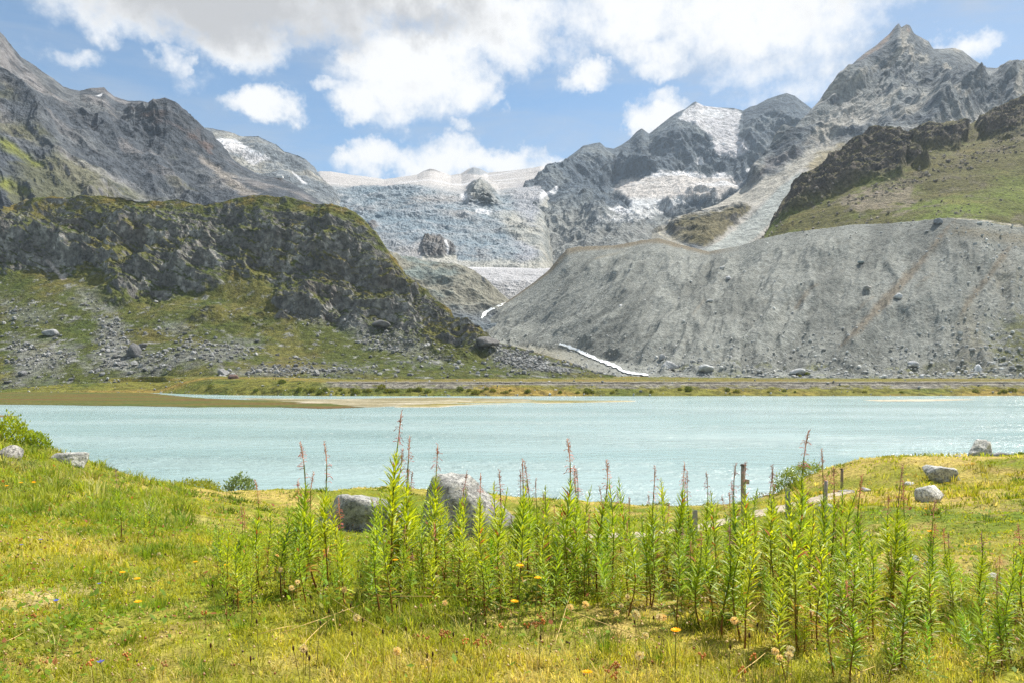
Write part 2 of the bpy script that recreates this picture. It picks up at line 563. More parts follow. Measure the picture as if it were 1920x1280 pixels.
# the glacier and its icefall
NUN = [(868, 380), (878, 352), (890, 340), (903, 334), (915, 340), (928, 352), (936, 372), (942, 384), (925, 392), (900, 390), (880, 388)]
BLK = [(786, 466), (795, 450), (810, 443), (826, 446), (845, 452), (858, 462), (856, 476), (842, 477), (812, 480), (795, 476)]
BLK2 = [(690, 424), (700, 416), (709, 420), (713, 433), (700, 441), (688, 436)]
def disp_k(V, N, t):
    x, y = project(V)
    ice = sstep(.02, .12, t) * (1 - sstep(.70, .80, t))
    r = ridged(V + fbm(V, 300, 3, 77)[:, None] * 90, 150, 6, 5, .6, aniso=(.9, 1.0, .9))
    big = fbm(V, 700, 3, 6)
    h = big * 45 * (1 - sstep(.8, 1, t)) + (r - .5) * 17 * ice + (ridged(V, 60, 4, 16, .55, aniso=(.9, 1.0, 1.0)) - .5) * 10 * ice + (ridged(V + fbm(V, 160, 2, 78)[:, None] * 60, 95, 4, 17, .55, aniso=(.45, .8, 2.0)) - .5) * 15 * ice * sstep(.25, .45, t) + fbm(V, 500, 3, 9) * 16 * (1 - ice)
    w = fbm(V, 60, 4, 21) * 10
    nun = sstep(-6, 22, poly_sd(x, y, NUN) + w); blk = sstep(-1, 5, poly_sd(x, y, BLK) + w * .3); b2 = sstep(-1, 5, poly_sd(x, y, BLK2) + w * .3)
    out = N * h[:, None]
    out[:, 2] += (ridged(V, 120, 4, 31) - .5) * 40 * nun
    out[:, 1] += -nun * 130 - blk * 20 - b2 * 18
    out[:, 2] += blk * (ridged(V, 40, 4, 35) - .5) * 26
    out[:, 2] -= 420 * sstep(1010, 1108, x)
    return out, (ice, nun, blk, b2, r)
def col_k(V, N, t, x, y, aux):
    ice, nun, blk, b2, r = aux
    n = fbm(V, 300, 4, 12); n2 = fbm(V, 70, 4, 13); st = fbm(V, 220, 4, 15, aniso=(.35, 1, 2.5))
    C = np.tile(np.array([.38, .355, .335]), (len(V), 1))
    C = over(C, (.27, .25, .23), sstep(0, .5, st) * .8)
    C = over(C, SNOW, sstep(.12, .45, fbm(V, 260, 4, 18, aniso=(.4, 1, 2))) * .7)
    I = over(np.tile(ICE, (len(V), 1)), DICE, sstep(-.15, .45, n2 + n * .5))
    I = over(I, (.235, .22, .21), sstep(.02, .3, fbm(V, 260, 4, 19, aniso=(.6, .6, 1.2))) * .85)
    I = over(I, (.10, .15, .19), sstep(.05, .32, fbm(V, 330, 4, 20, aniso=(.7, .8, 1))) * .55)
    I = over(I, (.40, .39, .38), sstep(.16, .36, fbm(V, 190, 4, 11, aniso=(.5, .8, 1.6))) * .7)
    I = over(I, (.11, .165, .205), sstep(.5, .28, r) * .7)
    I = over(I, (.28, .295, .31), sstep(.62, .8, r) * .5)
    C = over(C, (0, 0, 0), ice * 0) * (1 - ice[:, None]) + I * ice[:, None]
    # right-hand arm is smoother and greyer
    C = over(C, (.235, .235, .255), sstep(945, 985, x + n * 20) * sstep(340, 350, y) * .7)
    rockc = over(np.tile(srgb(112, 116, 112), (len(V), 1)), srgb(146, 144, 134), sstep(-.2, .4, n2))
    side = sstep(-8, 10, poly_sd(x, y, [(905, 400), (960, 400), (1000, 420), (1040, 360), (1120, 340), (1120, 520), (960, 520), (1010, 480), (960, 440)]) + n * 26)
    C = C * (1 - side[:, None]) + rockc * side[:, None]
    C = C * (1 - nun[:, None]) + rockc * .85 * nun[:, None]
    low = sstep(484, 492, y + n2 * 8)
    C = over(C, srgb(150, 148, 138), low * .8)
    dark = over(np.tile(srgb(66, 68, 70), (len(V), 1)), srgb(92, 86, 80), sstep(-.2, .4, n2))
    sd = poly_sd(x, y, BLK) + n2 * 4
    C = C * (1 - blk[:, None]) + dark * blk[:, None]
    C = C * (1 - b2[:, None]) + dark * b2[:, None]
    C = over(C, SNOW, sstep(-1, 1.2, poly_sd(x, y, [(832, 449), (837, 450), (842, 464), (841, 478), (837, 478), (838, 464)])))
    C = over(C, srgb(158, 156, 146), sstep(-2, 3, poly_sd(x, y, [(790, 478), (812, 481), (842, 478), (857, 478), (858, 496), (792, 492)])))
    for poly in ([(868, 360), (885, 372), (880, 384), (862, 372)], [(890, 392), (925, 394), (920, 402), (894, 400)], [(1012, 362), (1040, 350), (1036, 360), (1016, 372)]):
        C = over(C, SNOW, sstep(-2, 3, poly_sd(x, y, poly) + n2 * 8) * .8)
    C = over(C, srgb(112, 116, 120), sstep(-2, 2, poly_sd(x, y, [(876, 326), (884, 314), (897, 313), (916, 325), (900, 329)]) + n2 * 3))
    C = over(C, srgb(112, 108, 104), sstep(-1, 1, poly_sd(x, y, [(796, 321), (803, 315), (818, 317), (826, 324), (812, 321)]) + n2 * 2))
    return C
sheet("glacier", 550, 1110, 440, [
    [(550, 530, 1900), (740, 520, 1900), (870, 515, 1950), (1000, 512, 2000), (1110, 515, 2050)],
    [(550, 470, 2200), (760, 478, 2150), (870, 482, 2150), (1000, 490, 2150), (1110, 480, 2200)],
    [(550, 400, 2700), (800, 405, 2700), (950, 410, 2700), (1110, 410, 2800)],
    [(550, 350, 3400), (600, 346, 3400), (700, 344, 3400), (780, 350, 3300), (870, 366, 3200), (940, 362, 3300), (1000, 352, 3400), (1110, 345, 3500)],
    [(550, 340, 4600), (600, 321, 4600), (620, 322, 4600), (660, 330, 4700), (720, 337, 4800), (765, 330, 4900), (782, 327, 4900), (794, 320, 4900), (806, 316.5, 4900), (814, 317.5, 4900), (828, 323, 4900), (845, 329, 4900), (865, 326, 5000), (880, 316, 5000), (888, 313.5, 5000), (900, 316, 5000), (915, 324, 5000), (960, 320, 4800), (1000, 315, 4700), (1030, 308, 4600), (1045, 296, 4600), (1070, 290, 4600), (1085, 290, 4600), (1110, 300, 4600)],
], [14, 70, 70, 50], disp_k, col_k, M_ice, smooth=False, label="pale blue crevassed glacier icefall at the head of the valley", cat="glacier")

# the mountain right of the glacier
def disp_j(V, N, t):
    r = ribs(V, .25, 560, 7, .3)
    r2 = ribs(V, -.2, 170, 8, .4, 5)
    env = sstep(0, .15, t) * (1 - .96 * sstep(.8, 1.0, t))
    x, y = project(V)
    calm = 1 - .8 * sstep(-4, 10, poly_sd(x, y, SN1)) - .8 * sstep(-4, 10, poly_sd(x, y, SN2))
    return ((r - .45) * 190 + (r2 - .45) * 50) * env * np.clip(calm, .1, 1) + fbm(V, 50, 3, 22) * 9 * env, r
SN1 = [(1272, 222), (1290, 204), (1306, 193), (1340, 201), (1380, 206), (1390, 214), (1384, 235), (1386, 255), (1400, 268), (1408, 275), (1398, 288), (1378, 297), (1352, 296), (1340, 284), (1338, 272), (1326, 250), (1312, 237), (1290, 228)]
SN2 = [(1148, 352), (1166, 340), (1200, 333), (1238, 324), (1270, 322), (1304, 324), (1326, 334), (1340, 328), (1352, 322), (1370, 332), (1392, 342), (1380, 356), (1350, 368), (1300, 372), (1260, 374), (1230, 384), (1200, 400), (1180, 398), (1176, 376), (1160, 362)]
def col_j(V, N, t, x, y, r):
    n = fbm(V, 340, 4, 24); n2 = fbm(V, 60, 4, 25); st = fbm(V, 160, 4, 27, aniso=(.4, .8, 2.4))
    C = np.tile(srgb(84, 94, 103), (len(V), 1))
    C = over(C, srgb(114, 120, 122), sstep(-.1, .5, n + n2 * .5))
    C = over(C, srgb(66, 76, 87), sstep(.0, .4, st) * .6)
    low = sstep(380, 420, y + n * 40)
    C = over(C, srgb(140, 140, 134), low * .7)
    s1 = poly_sd(x, y, SN1) + n2 * 5
    C = over(C, (.46, .45, .46), sstep(-2, 2, s1))
    C = over(C, (.56, .55, .55), sstep(-2, 2, s1) * sstep(0, .4, fbm(V, 140, 4, 28, aniso=(.6, .6, 1.6))))
    C = over(C, SNOW, sstep(-2, 2, poly_sd(x, y, [(1296, 206), (1330, 204), (1368, 214), (1355, 222), (1325, 218)]) + n2 * 4) * .7)
    C = over(C, SNOW, sstep(-2, 2, s1) * sstep(3, -1, s1) * .8)
    s2 = poly_sd(x, y, SN2) + n2 * 12
    C = over(C, (.46, .43, .40), sstep(-3, 3, s2))
    C = over(C, SNOW, sstep(-3, 3, s2) * sstep(-.05, .4, fbm(V, 200, 4, 29, aniso=(.35, 1, 2.2)) + (348 - y) / 60) * .85)
    C = over(C, (.52, .55, .57), sstep(-3, 3, s2) * sstep(366, 380, y) * .7)
    s3 = poly_sd(x, y, [(1180, 398), (1230, 384), (1300, 372), (1260, 392), (1220, 408), (1170, 414), (1120, 410), (1150, 404)]) + n2 * 16
    C = over(C, (.58, .58, .57), sstep(-4, 4, s3) * .7)
    for poly in ([(1304, 302), (1316, 296), (1318, 306), (1308, 309)], [(1396, 318), (1408, 316), (1404, 322)], [(1142, 392), (1158, 388), (1188, 398), (1160, 400)], [(1022, 365), (1044, 350), (1040, 362)], [(1316, 284), (1330, 282), (1324, 287)]):
        C = over(C, SNOW, sstep(-2, 2, poly_sd(x, y, poly) + n2 * 8))
    # rubbly ice and snow remnants low down
    C = over(C, (.55, .54, .52), sstep(.28, .5, fbm(V, 90, 4, 33, aniso=(.6, .6, 2))) * sstep(395, 420, y) * .8)
    return C
sheet("mountain", 985, 1570, 480, [
    [(985, 520, 2250), (1060, 515, 2250), (1200, 490, 2250), (1330, 450, 2450), (1570, 420, 2700)],
    [(985, 425, 3000), (1060, 425, 3000), (1150, 405, 3100), (1250, 385, 3200), (1330, 368, 3300), (1400, 358, 3300), (1570, 300, 3400)],
    [(985, 380, 3500), (1020, 362, 3500), (1100, 340, 3600), (1150, 345, 3750), (1200, 332, 3800), (1280, 320, 3850), (1380, 325, 3850), (1570, 270, 3900)],
    [(985, 362, 4000), (1015, 345, 4000), (1030, 325, 4050), (1045, 312, 4100), (1060, 300, 4150), (1080, 285, 4200), (1093, 274, 4200), (1110, 270, 4200), (1125, 268, 4200), (1135, 277, 4250), (1150, 279, 4300), (1165, 272, 4350), (1180, 262, 4400), (1193, 248, 4400), (1203, 241, 4400), (1217, 251, 4400), (1235, 238, 4400), (1255, 222, 4400), (1268, 213, 4400), (1285, 205, 4450), (1298, 194, 4500), (1304, 191, 4500), (1320, 199, 4500), (1345, 202, 4500), (1375, 203, 4500), (1393, 208, 4500), (1405, 201, 4500), (1418, 198, 4500), (1440, 186, 4500), (1460, 179, 4500), (1475, 175, 4500), (1490, 180, 4500), (1505, 192, 4500), (1520, 203, 4500), (1570, 232, 4500)],
], [70, 50, 80], disp_j, col_j, M_far, smooth=False, label="grey rocky mountain with snowfields, right of the glacier", cat="mountain")

# flat glacier tongue behind the moraine
def disp_t(V, N, t):
    return fbm(V, 120, 4, 41) * 7
def col_t(V, N, t, x, y, a):
    n2 = fbm(V, 60, 4, 42); st = fbm(V, 40, 4, 43, aniso=(2, .6, .25))
    C = np.tile(np.array([.34, .335, .34]), (len(V), 1))
    C = over(C, (.25, .245, .245), sstep(-.05, .35, st) * sstep(506, 522, y + n2 * 10) * .9)
    C = over(C, (.21, .205, .19), sstep(528, 560, y + n2 * 18) * .85)
    C = over(C, SNOW, sstep(506, 500, y) * .6)
    return C
sheet("glacier", 850, 1060, 170, [
    [(850, 580, 1640), (1060, 575, 1640)], [(850, 530, 1720), (940, 530, 1720), (1060, 522, 1720)], [(850, 506, 1850), (1060, 510, 1850)], [(850, 499, 2150), (900, 498, 2150), (1060, 503, 2150)],
], [22, 26, 12], disp_t, col_t, M_ice, label="smooth grey glacier tongue ending between the rock hump and moraine", cat="glacier")

# ice-polished rock hump in the valley
def disp_n(V, N, t):
    r = ridged(V, 170, 6, 44, .55, aniso=(.6, 1, 1.6))
    return (r - .5) * 34 * sstep(0, .1, t) * (1 - .6 * sstep(.8, 1, t)) + fbm(V, 26, 4, 45) * 5, r
def col_n(V, N, t, x, y, r):
    n = fbm(V, 90, 4, 46, aniso=(.6, 1, 1.8)); n2 = fbm(V, 20, 4, 47)
    C = np.tile(srgb(126, 124, 112), (len(V), 1))
    C = over(C, srgb(112, 122, 118), sstep(-.1, .3, n + n2 * .4) * .9)
    C = over(C, srgb(150, 140, 118), sstep(.1, .4, fbm(V, 120, 4, 48, aniso=(.5, 1, 1.6))) * .7)
    C = over(C, srgb(96, 104, 112), sstep(560, 592, y + n * 24) * .75)
    C = over(C, srgb(60, 64, 68), sstep(-2, 2, poly_sd(x, y, [(902, 518), (908, 520), (911, 532), (904, 528)])))
    return C
S_hump = sheet("rock_hump", 690, 1010, 240, [
    [(690, 660, 1150), (1010, 640, 1250)], [(690, 560, 1300), (850, 580, 1340), (1010, 606, 1380)],
    [(690, 440, 1450), (730, 470, 1450), (752, 484, 1480), (790, 489, 1500), (850, 496, 1500), (880, 506, 1500), (910, 524, 1500), (935, 548, 1500), (955, 561, 1500), (975, 570, 1500), (990, 585, 1500), (1010, 600, 1500)],
], [50, 70], disp_n, col_n, M_mid, smooth=False, label="rounded ice-polished grey rock hump below the glacier", cat="rock hump")

# left mountain
def disp_m(V, N, t):
    r = ribs(V, 1.15, 460, 52, .24, 5, .5)
    r2 = ribs(V, 1.0, 120, 50, .3, 5)
    env = sstep(0, .1, t) * (1 - .96 * sstep(.72, 1.0, t)) * (.12 + .88 * sstep(520, 300, project(V)[0])) * sstep(635, 560, project(V)[0])
    return (r - .45) * 170 * env + (r2 - .45) * 34 * env + fbm(V, 26, 4, 53, .6) * 6 * (.35 + .65 * env), r
def col_m(V, N, t, x, y, r):
    nz = N[:, 2]
    n = fbm(V, 260, 4, 54); n2 = fbm(V, 40, 4, 55)
    q = np.stack([V[:, 0] + V[:, 2] * 1.1, V[:, 1], V[:, 2] - V[:, 0] * .9], 1)
    st = fbm(q, 150, 5, 56, aniso=(2.0, 1, .3))
    C = np.tile(srgb(74, 79, 85), (len(V), 1))
    C = over(C, srgb(96, 99, 101), sstep(-.05, .4, n + n2 * .35))
    C = over(C, srgb(128, 124, 122), sstep(.02, .35, st) * .75)
    C = over(C, srgb(52, 56, 62), sstep(.1, .5, -n2 + .3 * n) * .7)
    C = over(C, srgb(112, 86, 70), sstep(0, 20, poly_sd(x, y, [(240, 200), (320, 210), (390, 260), (400, 290), (330, 250), (270, 225)]) + n2 * 30) * .5)
    g = sstep(.05, .4, fbm(V, 190, 4, 57) + .5 * st + (y - 300) / 260 + (120 - x) / 900) * sstep(.42, .62, nz + n2 * .1)
    C = over(C, srgb(90, 90, 60), g * .65)
    for poly in ([(0, 258), (20, 268), (50, 290), (80, 310), (60, 312), (30, 292), (0, 276)], [(0, 330), (30, 342), (60, 358), (40, 360), (0, 346)]):
        C = over(C, srgb(112, 116, 48), sstep(-6, 8, poly_sd(x, y, poly) + n2 * 14) * .85)
    # pale scree runs
    C = over(C, srgb(150, 148, 146), sstep(0, 14, poly_sd(x, y, [(110, 290), (160, 300), (330, 380), (280, 385)]) + n2 * 18) * .5)
    C = over(C, srgb(148, 140, 130), sstep(-3, 8, poly_sd(x, y, [(345, 275), (365, 282), (500, 372), (455, 368), (400, 325)]) + n2 * 14) * .7)
    C = over(C, SNOW, sstep(-1, 1, poly_sd(x, y, [(178, 180), (192, 176), (190, 182)]) + n2 * 3))
    return C
S_leftm = sheet("mountain", -160, 640, 620, [
    [(-160, 450, 1050), (300, 430, 1100), (640, 425, 1250)],
    [(-160, 300, 1250), (0, 310, 1260), (200, 320, 1300), (400, 360, 1400), (520, 376, 1400), (640, 405, 1400)],
    [(-160, 160, 1450), (0, 190, 1460), (150, 240, 1550), (300, 270, 1640), (400, 320, 1650), (520, 352, 1600), (640, 398, 1480)],
    [(-160, -50, 1700), (0, 60, 1750), (12, 72, 1760), (25, 90, 1780), (40, 108, 1800), (60, 120, 1820), (80, 135, 1840), (100, 148, 1860), (118, 163, 1880), (135, 169, 1900), (150, 172, 1920), (170, 167, 1950), (195, 165, 1980), (203, 173, 1980), (215, 182, 1990), (240, 190, 2000), (262, 190, 2000), (280, 193, 2000), (310, 193, 2000), (330, 203, 2000), (350, 218, 2000), (368, 234, 2000), (380, 240, 2000), (398, 248, 2000), (405, 262, 2000), (420, 285, 1950), (432, 297, 1900), (460, 315, 1850), (490, 330, 1800), (520, 333, 1750), (545, 343, 1700), (565, 355, 1650), (585, 368, 1600), (600, 378, 1550), (640, 400, 1500)],
], [60, 70, 100], disp_m, col_m, M_mid, smooth=False, label="high dark grey mountain filling the upper left", cat="mountain")

# right peak with talus fan
SCR = [(1256, 416), (1300, 396), (1390, 350), (1450, 322), (1520, 282), (1580, 252), (1640, 244), (1650, 256), (1560, 300), (1500, 350), (1440, 400), (1350, 402)]
TAL = [(1290, 480), (1335, 462), (1372, 436), (1410, 402), (1440, 374), (1470, 342), (1500, 322), (1512, 336), (1480, 380), (1452, 410), (1420, 445), (1390, 470), (1330, 484)]
OUT = [(1246, 428), (1262, 416), (1280, 408), (1310, 402), (1350, 394), (1390, 386), (1412, 386), (1404, 398), (1376, 424), (1346, 448), (1320, 462), (1290, 462), (1262, 446)]
def disp_p(V, N, t):
    x, y = project(V)
    r = ribs(V, -.85, 430, 62, .24, 5, .5)
    r2 = ribs(V, -.8, 120, 60, .3, 5)
    env = sstep(0, .1, t) * (1 - .985 * sstep(.80, 1.0, t)) * sstep(1225, 1290, x)
    calm = np.clip(1 - .9 * sstep(-10, 14, poly_sd(x, y, TAL)) - .55 * sstep(-12, 8, poly_sd(x, y, OUT)) - .75 * sstep(-8, 14, poly_sd(x, y, SCR)), .08, 1)
    up = sstep(420, 330, y)
    h = ((r - .45) * 190 + (r2 - .45) * 30) * env * calm * (.25 + .75 * up) + fbm(V, 34, 4, 63, .6) * 7 * (.22 + .78 * env) * calm
    h += sstep(-4, 10, poly_sd(x, y, OUT)) * (5 + ridged(V, 60, 4, 64, aniso=(.5, 1, 1.5)) * 20)
    return h, r
def col_p(V, N, t, x, y, r):
    nz = N[:, 2]
    n = fbm(V, 300, 4, 65); n2 = fbm(V, 50, 4, 66)
    q = np.stack([V[:, 0] - V[:, 2] * .85, V[:, 1], V[:, 2] + V[:, 0] * .8], 1)
    st = fbm(q, 150, 5, 67, aniso=(2.0, 1, .3))
    C = np.tile(srgb(98, 104, 108), (len(V), 1))
    C = over(C, srgb(128, 131, 130), sstep(-.15, .35, n + n2 * .5))
    C = over(C, srgb(166, 160, 148), sstep(.02, .32, st) * .8)
    C = over(C, srgb(72, 80, 89), sstep(.08, .42, -n2 - st * .5) * .7)
    gully = sstep(.52, .34, r) * sstep(150, 230, y)
    C = over(C, srgb(168, 164, 156), gully * .8)
    C = over(C, srgb(150, 120, 96), sstep(-2, 5, poly_sd(x, y, [(1600, 118), (1640, 88), (1680, 52), (1660, 84), (1620, 112)]) + n2 * 8) * .45)
    C = over(C, srgb(128, 104, 92), sstep(-1, 3, poly_sd(x, y, [(1698, 48), (1706, 52), (1708, 62), (1700, 60)])) * .5)
    ls = sstep(0, 14, poly_sd(x, y, [(1395, 352), (1410, 350), (1470, 318), (1520, 290), (1500, 268), (1440, 292), (1410, 325)]) + n2 * 16)
    C = over(C, srgb(104, 102, 104), ls * .8)
    for poly, c, k in (([(1262, 412), (1300, 400), (1390, 352), (1440, 330), (1510, 285), (1560, 258), (1540, 296), (1480, 345), (1430, 380), (1350, 396)], (160, 156, 146), .95),
                       ([(1640, 240), (1700, 235), (1760, 225), (1830, 215), (1800, 232), (1720, 245), (1660, 250)], (162, 160, 154), .8),
                       ([(1500, 330), (1540, 280), (1590, 262), (1560, 300), (1520, 325)], (146, 132, 92), .6),
                       ([(1230, 430), (1262, 408), (1300, 400), (1260, 425), (1235, 445)], (150, 146, 136), .9)):
        C = over(C, srgb(*c), sstep(-5, 8, poly_sd(x, y, poly) + n2 * 20) * k)
    o = sstep(-3, 5, poly_sd(x, y, OUT) + n2 * 14)
    oc = over(np.tile(srgb(104, 98, 74), (len(V), 1)), srgb(74, 73, 70), sstep(.0, .3, fbm(V, 60, 4, 68, aniso=(.5, 1, 2)) + (.62 - nz)))
    C = C * (1 - o[:, None]) + oc * o[:, None]
    C = over(C, srgb(150, 154, 150), sstep(-3, 4, poly_sd(x, y, TAL) + n2 * 6))
    C = over(C, srgb(182, 176, 160), sstep(-.6, .8, poly_sd(x, y, [(1236, 424), (1238, 438), (1262, 450), (1290, 463), (1290, 465), (1260, 453), (1235, 440), (1233, 424)])))
    C = over(C, srgb(146, 142, 130), sstep(420, 445, y + n * 10) * sstep(1300, 1250, x) * .7)
    return C
S_peak = sheet("mountain", 1222, 2160, 640, [
    [(1222, 490, 1400), (1330, 490, 1380), (1400, 490, 1380), (1600, 450, 1500), (1920, 430, 1600), (2160, 430, 1600)],
    [(1222, 450, 1600), (1300, 430, 1650), (1390, 400, 1750), (1480, 345, 1850), (1600, 300, 1950), (1700, 280, 1950), (1920, 240, 1950), (2160, 210, 1950)],
    [(1222, 440, 1640), (1300, 412, 1760), (1390, 374, 1900), (1480, 290, 2080), (1600, 200, 2250), (1700, 165, 2300), (1920, 175, 2350), (2160, 140, 2400)],
    [(1222, 432, 1650), (1235, 424, 1660), (1262, 408, 1750), (1300, 398, 1850), (1345, 384, 1950), (1380, 362, 2050), (1392, 352, 2100), (1405, 333, 2150), (1425, 308, 2200), (1455, 280, 2260), (1490, 243, 2330), (1520, 208, 2400), (1545, 180, 2450), (1560, 163, 2480), (1585, 135, 2520), (1608, 112, 2560), (1625, 98, 2600), (1640, 88, 2630), (1655, 75, 2660), (1668, 64, 2680), (1680, 49, 2700), (1685, 44, 2700), (1690, 52, 2700), (1700, 46, 2700), (1706, 48, 2700), (1714, 63, 2700), (1730, 72, 2720), (1742, 78, 2720), (1750, 92, 2720), (1765, 92, 2740), (1790, 90, 2760), (1805, 95, 2760), (1830, 115, 2780), (1850, 127, 2800), (1868, 128, 2800), (1890, 120, 2800), (1905, 116, 2800), (1920, 112, 2800), (1960, 90, 2850), (2160, 60, 2900)],
], [40, 90, 130], disp_p, col_p, M_mid, smooth=False, label="sharp twin-tipped grey rock peak at the upper right", cat="mountain")

# green slope with dark outcrops behind the moraine
OC = [[(1420, 442), (1452, 402), (1470, 378), (1500, 348), (1545, 312), (1590, 282), (1635, 250), (1680, 252), (1705, 270), (1742, 300), (1738, 312), (1700, 308), (1690, 335), (1630, 340), (1580, 352), (1540, 372), (1500, 392), (1470, 408)],
      [(1700, 256), (1715, 240), (1740, 232), (1800, 230), (1818, 238), (1812, 262), (1790, 282), (1750, 286), (1712, 276)],
      [(1830, 228), (1870, 208), (1920, 184), (2110, 130), (2110, 230), (1930, 245), (1890, 262), (1850, 262)]]
def disp_g(V, N, t):
    x, y = project(V)
    n = fbm(V, 40, 4, 71) * 12
    o = np.max([sstep(-6, 8, poly_sd(x, y, p) + n) for p in OC], axis=0)
    r = ridged(V, 110, 6, 72, .58, aniso=(.8, 1, .9))
    env = sstep(0, .06, t) * (1 - .5 * sstep(.85, 1, t)) * (.15 + .85 * sstep(1430, 1500, x))
    return (fbm(V, 260, 4, 73) * 22 + o * (14 + (r - .5) * 50) + fbm(V, 14, 4, 74) * 2.4) * env, (o, r)
def col_g(V, N, t, x, y, aux):
    o, r = aux
    n = fbm(V, 110, 4, 75); n2 = fbm(V, 20, 4, 76)
    C = np.tile(srgb(88, 86, 48), (len(V), 1))
    C = over(C, srgb(98, 110, 44), sstep(-.1, .4, n + sstep(0, 40, poly_sd(x, y, [(1500, 420), (1650, 380), (1780, 345), (1920, 300), (2110, 250), (2110, 440), (1800, 410), (1600, 425)])) * .4))
    C = over(C, srgb(124, 112, 62), sstep(.1, .45, fbm(V, 60, 4, 77)) * .6)
    br = sstep(-10, 25, poly_sd(x, y, [(1640, 345), (1720, 310), (1830, 265), (1920, 240), (2110, 220), (2110, 265), (1920, 285), (1780, 335), (1660, 372), (1560, 380)]) + n * 20)
    C = over(C, srgb(108, 98, 84), br * sstep(-.3, .3, n2 + n) * .9)
    C = over(C, srgb(104, 98, 82), sstep(.12, .34, fbm(V, 36, 4, 70, .6)) * .75)
    C = over(C, srgb(98, 92, 60), sstep(430, 300, y + n * 60) * .3)
    for poly in ([(1560, 385), (1600, 362), (1640, 355), (1632, 375), (1600, 392)], [(1600, 385), (1650, 356), (1722, 352), (1712, 372), (1660, 392), (1612, 400)], [(1655, 395), (1690, 380), (1715, 378), (1690, 400)]):
        m = sstep(-4, 6, poly_sd(x, y, poly) + n2 * 24)
        C = over(C, srgb(128, 118, 102), m * .8)
    rc = over(np.tile(srgb(92, 84, 76), (len(V), 1)), srgb(62, 60, 60), sstep(-.1, .4, n2 + fbm(V, 60, 4, 78) * .6))
    rc = over(rc, srgb(120, 112, 98), sstep(.15, .5, fbm(V, 30, 4, 79)) * .7)
    gg = sstep(.6, .8, N[:, 2] + n2 * .15)
    rc = over(rc, srgb(98, 94, 52), gg * .7)
    C = C * (1 - o[:, None]) + rc * o[:, None]
    C = over(C, srgb(162, 156, 142), sstep(-.5, .8, poly_sd(x, y, [(1780, 408), (1850, 413), (1920, 424), (2110, 450), (2110, 453), (1920, 427), (1850, 416), (1780, 411)])))
    return C
S_green = sheet("hillside", 1285, 2110, 560, [
    [(1285, 492, 1310), (1400, 485, 1190), (1480, 460, 1120), (1600, 445, 1050), (1780, 432, 970), (1920, 446, 950), (2110, 470, 940)],
    [(1285, 505, 1312), (1372, 478, 1260), (1400, 468, 1230), (1480, 420, 1200), (1600, 375, 1190), (1780, 335, 1180), (1920, 315, 1180), (2110, 300, 1180)],
    [(1285, 500, 1320), (1330, 492, 1310), (1372, 474, 1290), (1400, 462, 1290), (1430, 446, 1300), (1452, 414, 1320), (1466, 392, 1340), (1486, 366, 1370), (1503, 349, 1390), (1540, 318, 1420), (1580, 290, 1450), (1610, 265, 1480), (1635, 252, 1500), (1660, 250, 1500), (1700, 257, 1500), (1715, 242, 1520), (1740, 236, 1530), (1800, 235, 1550), (1815, 236, 1550), (1840, 222, 1560), (1880, 205, 1580), (1920, 185, 1600), (2110, 120, 1650)],
], [70, 130], disp_g, col_g, M_near, smooth=False, label="green slope with dark outcrops above the grey moraine", cat="hillside")

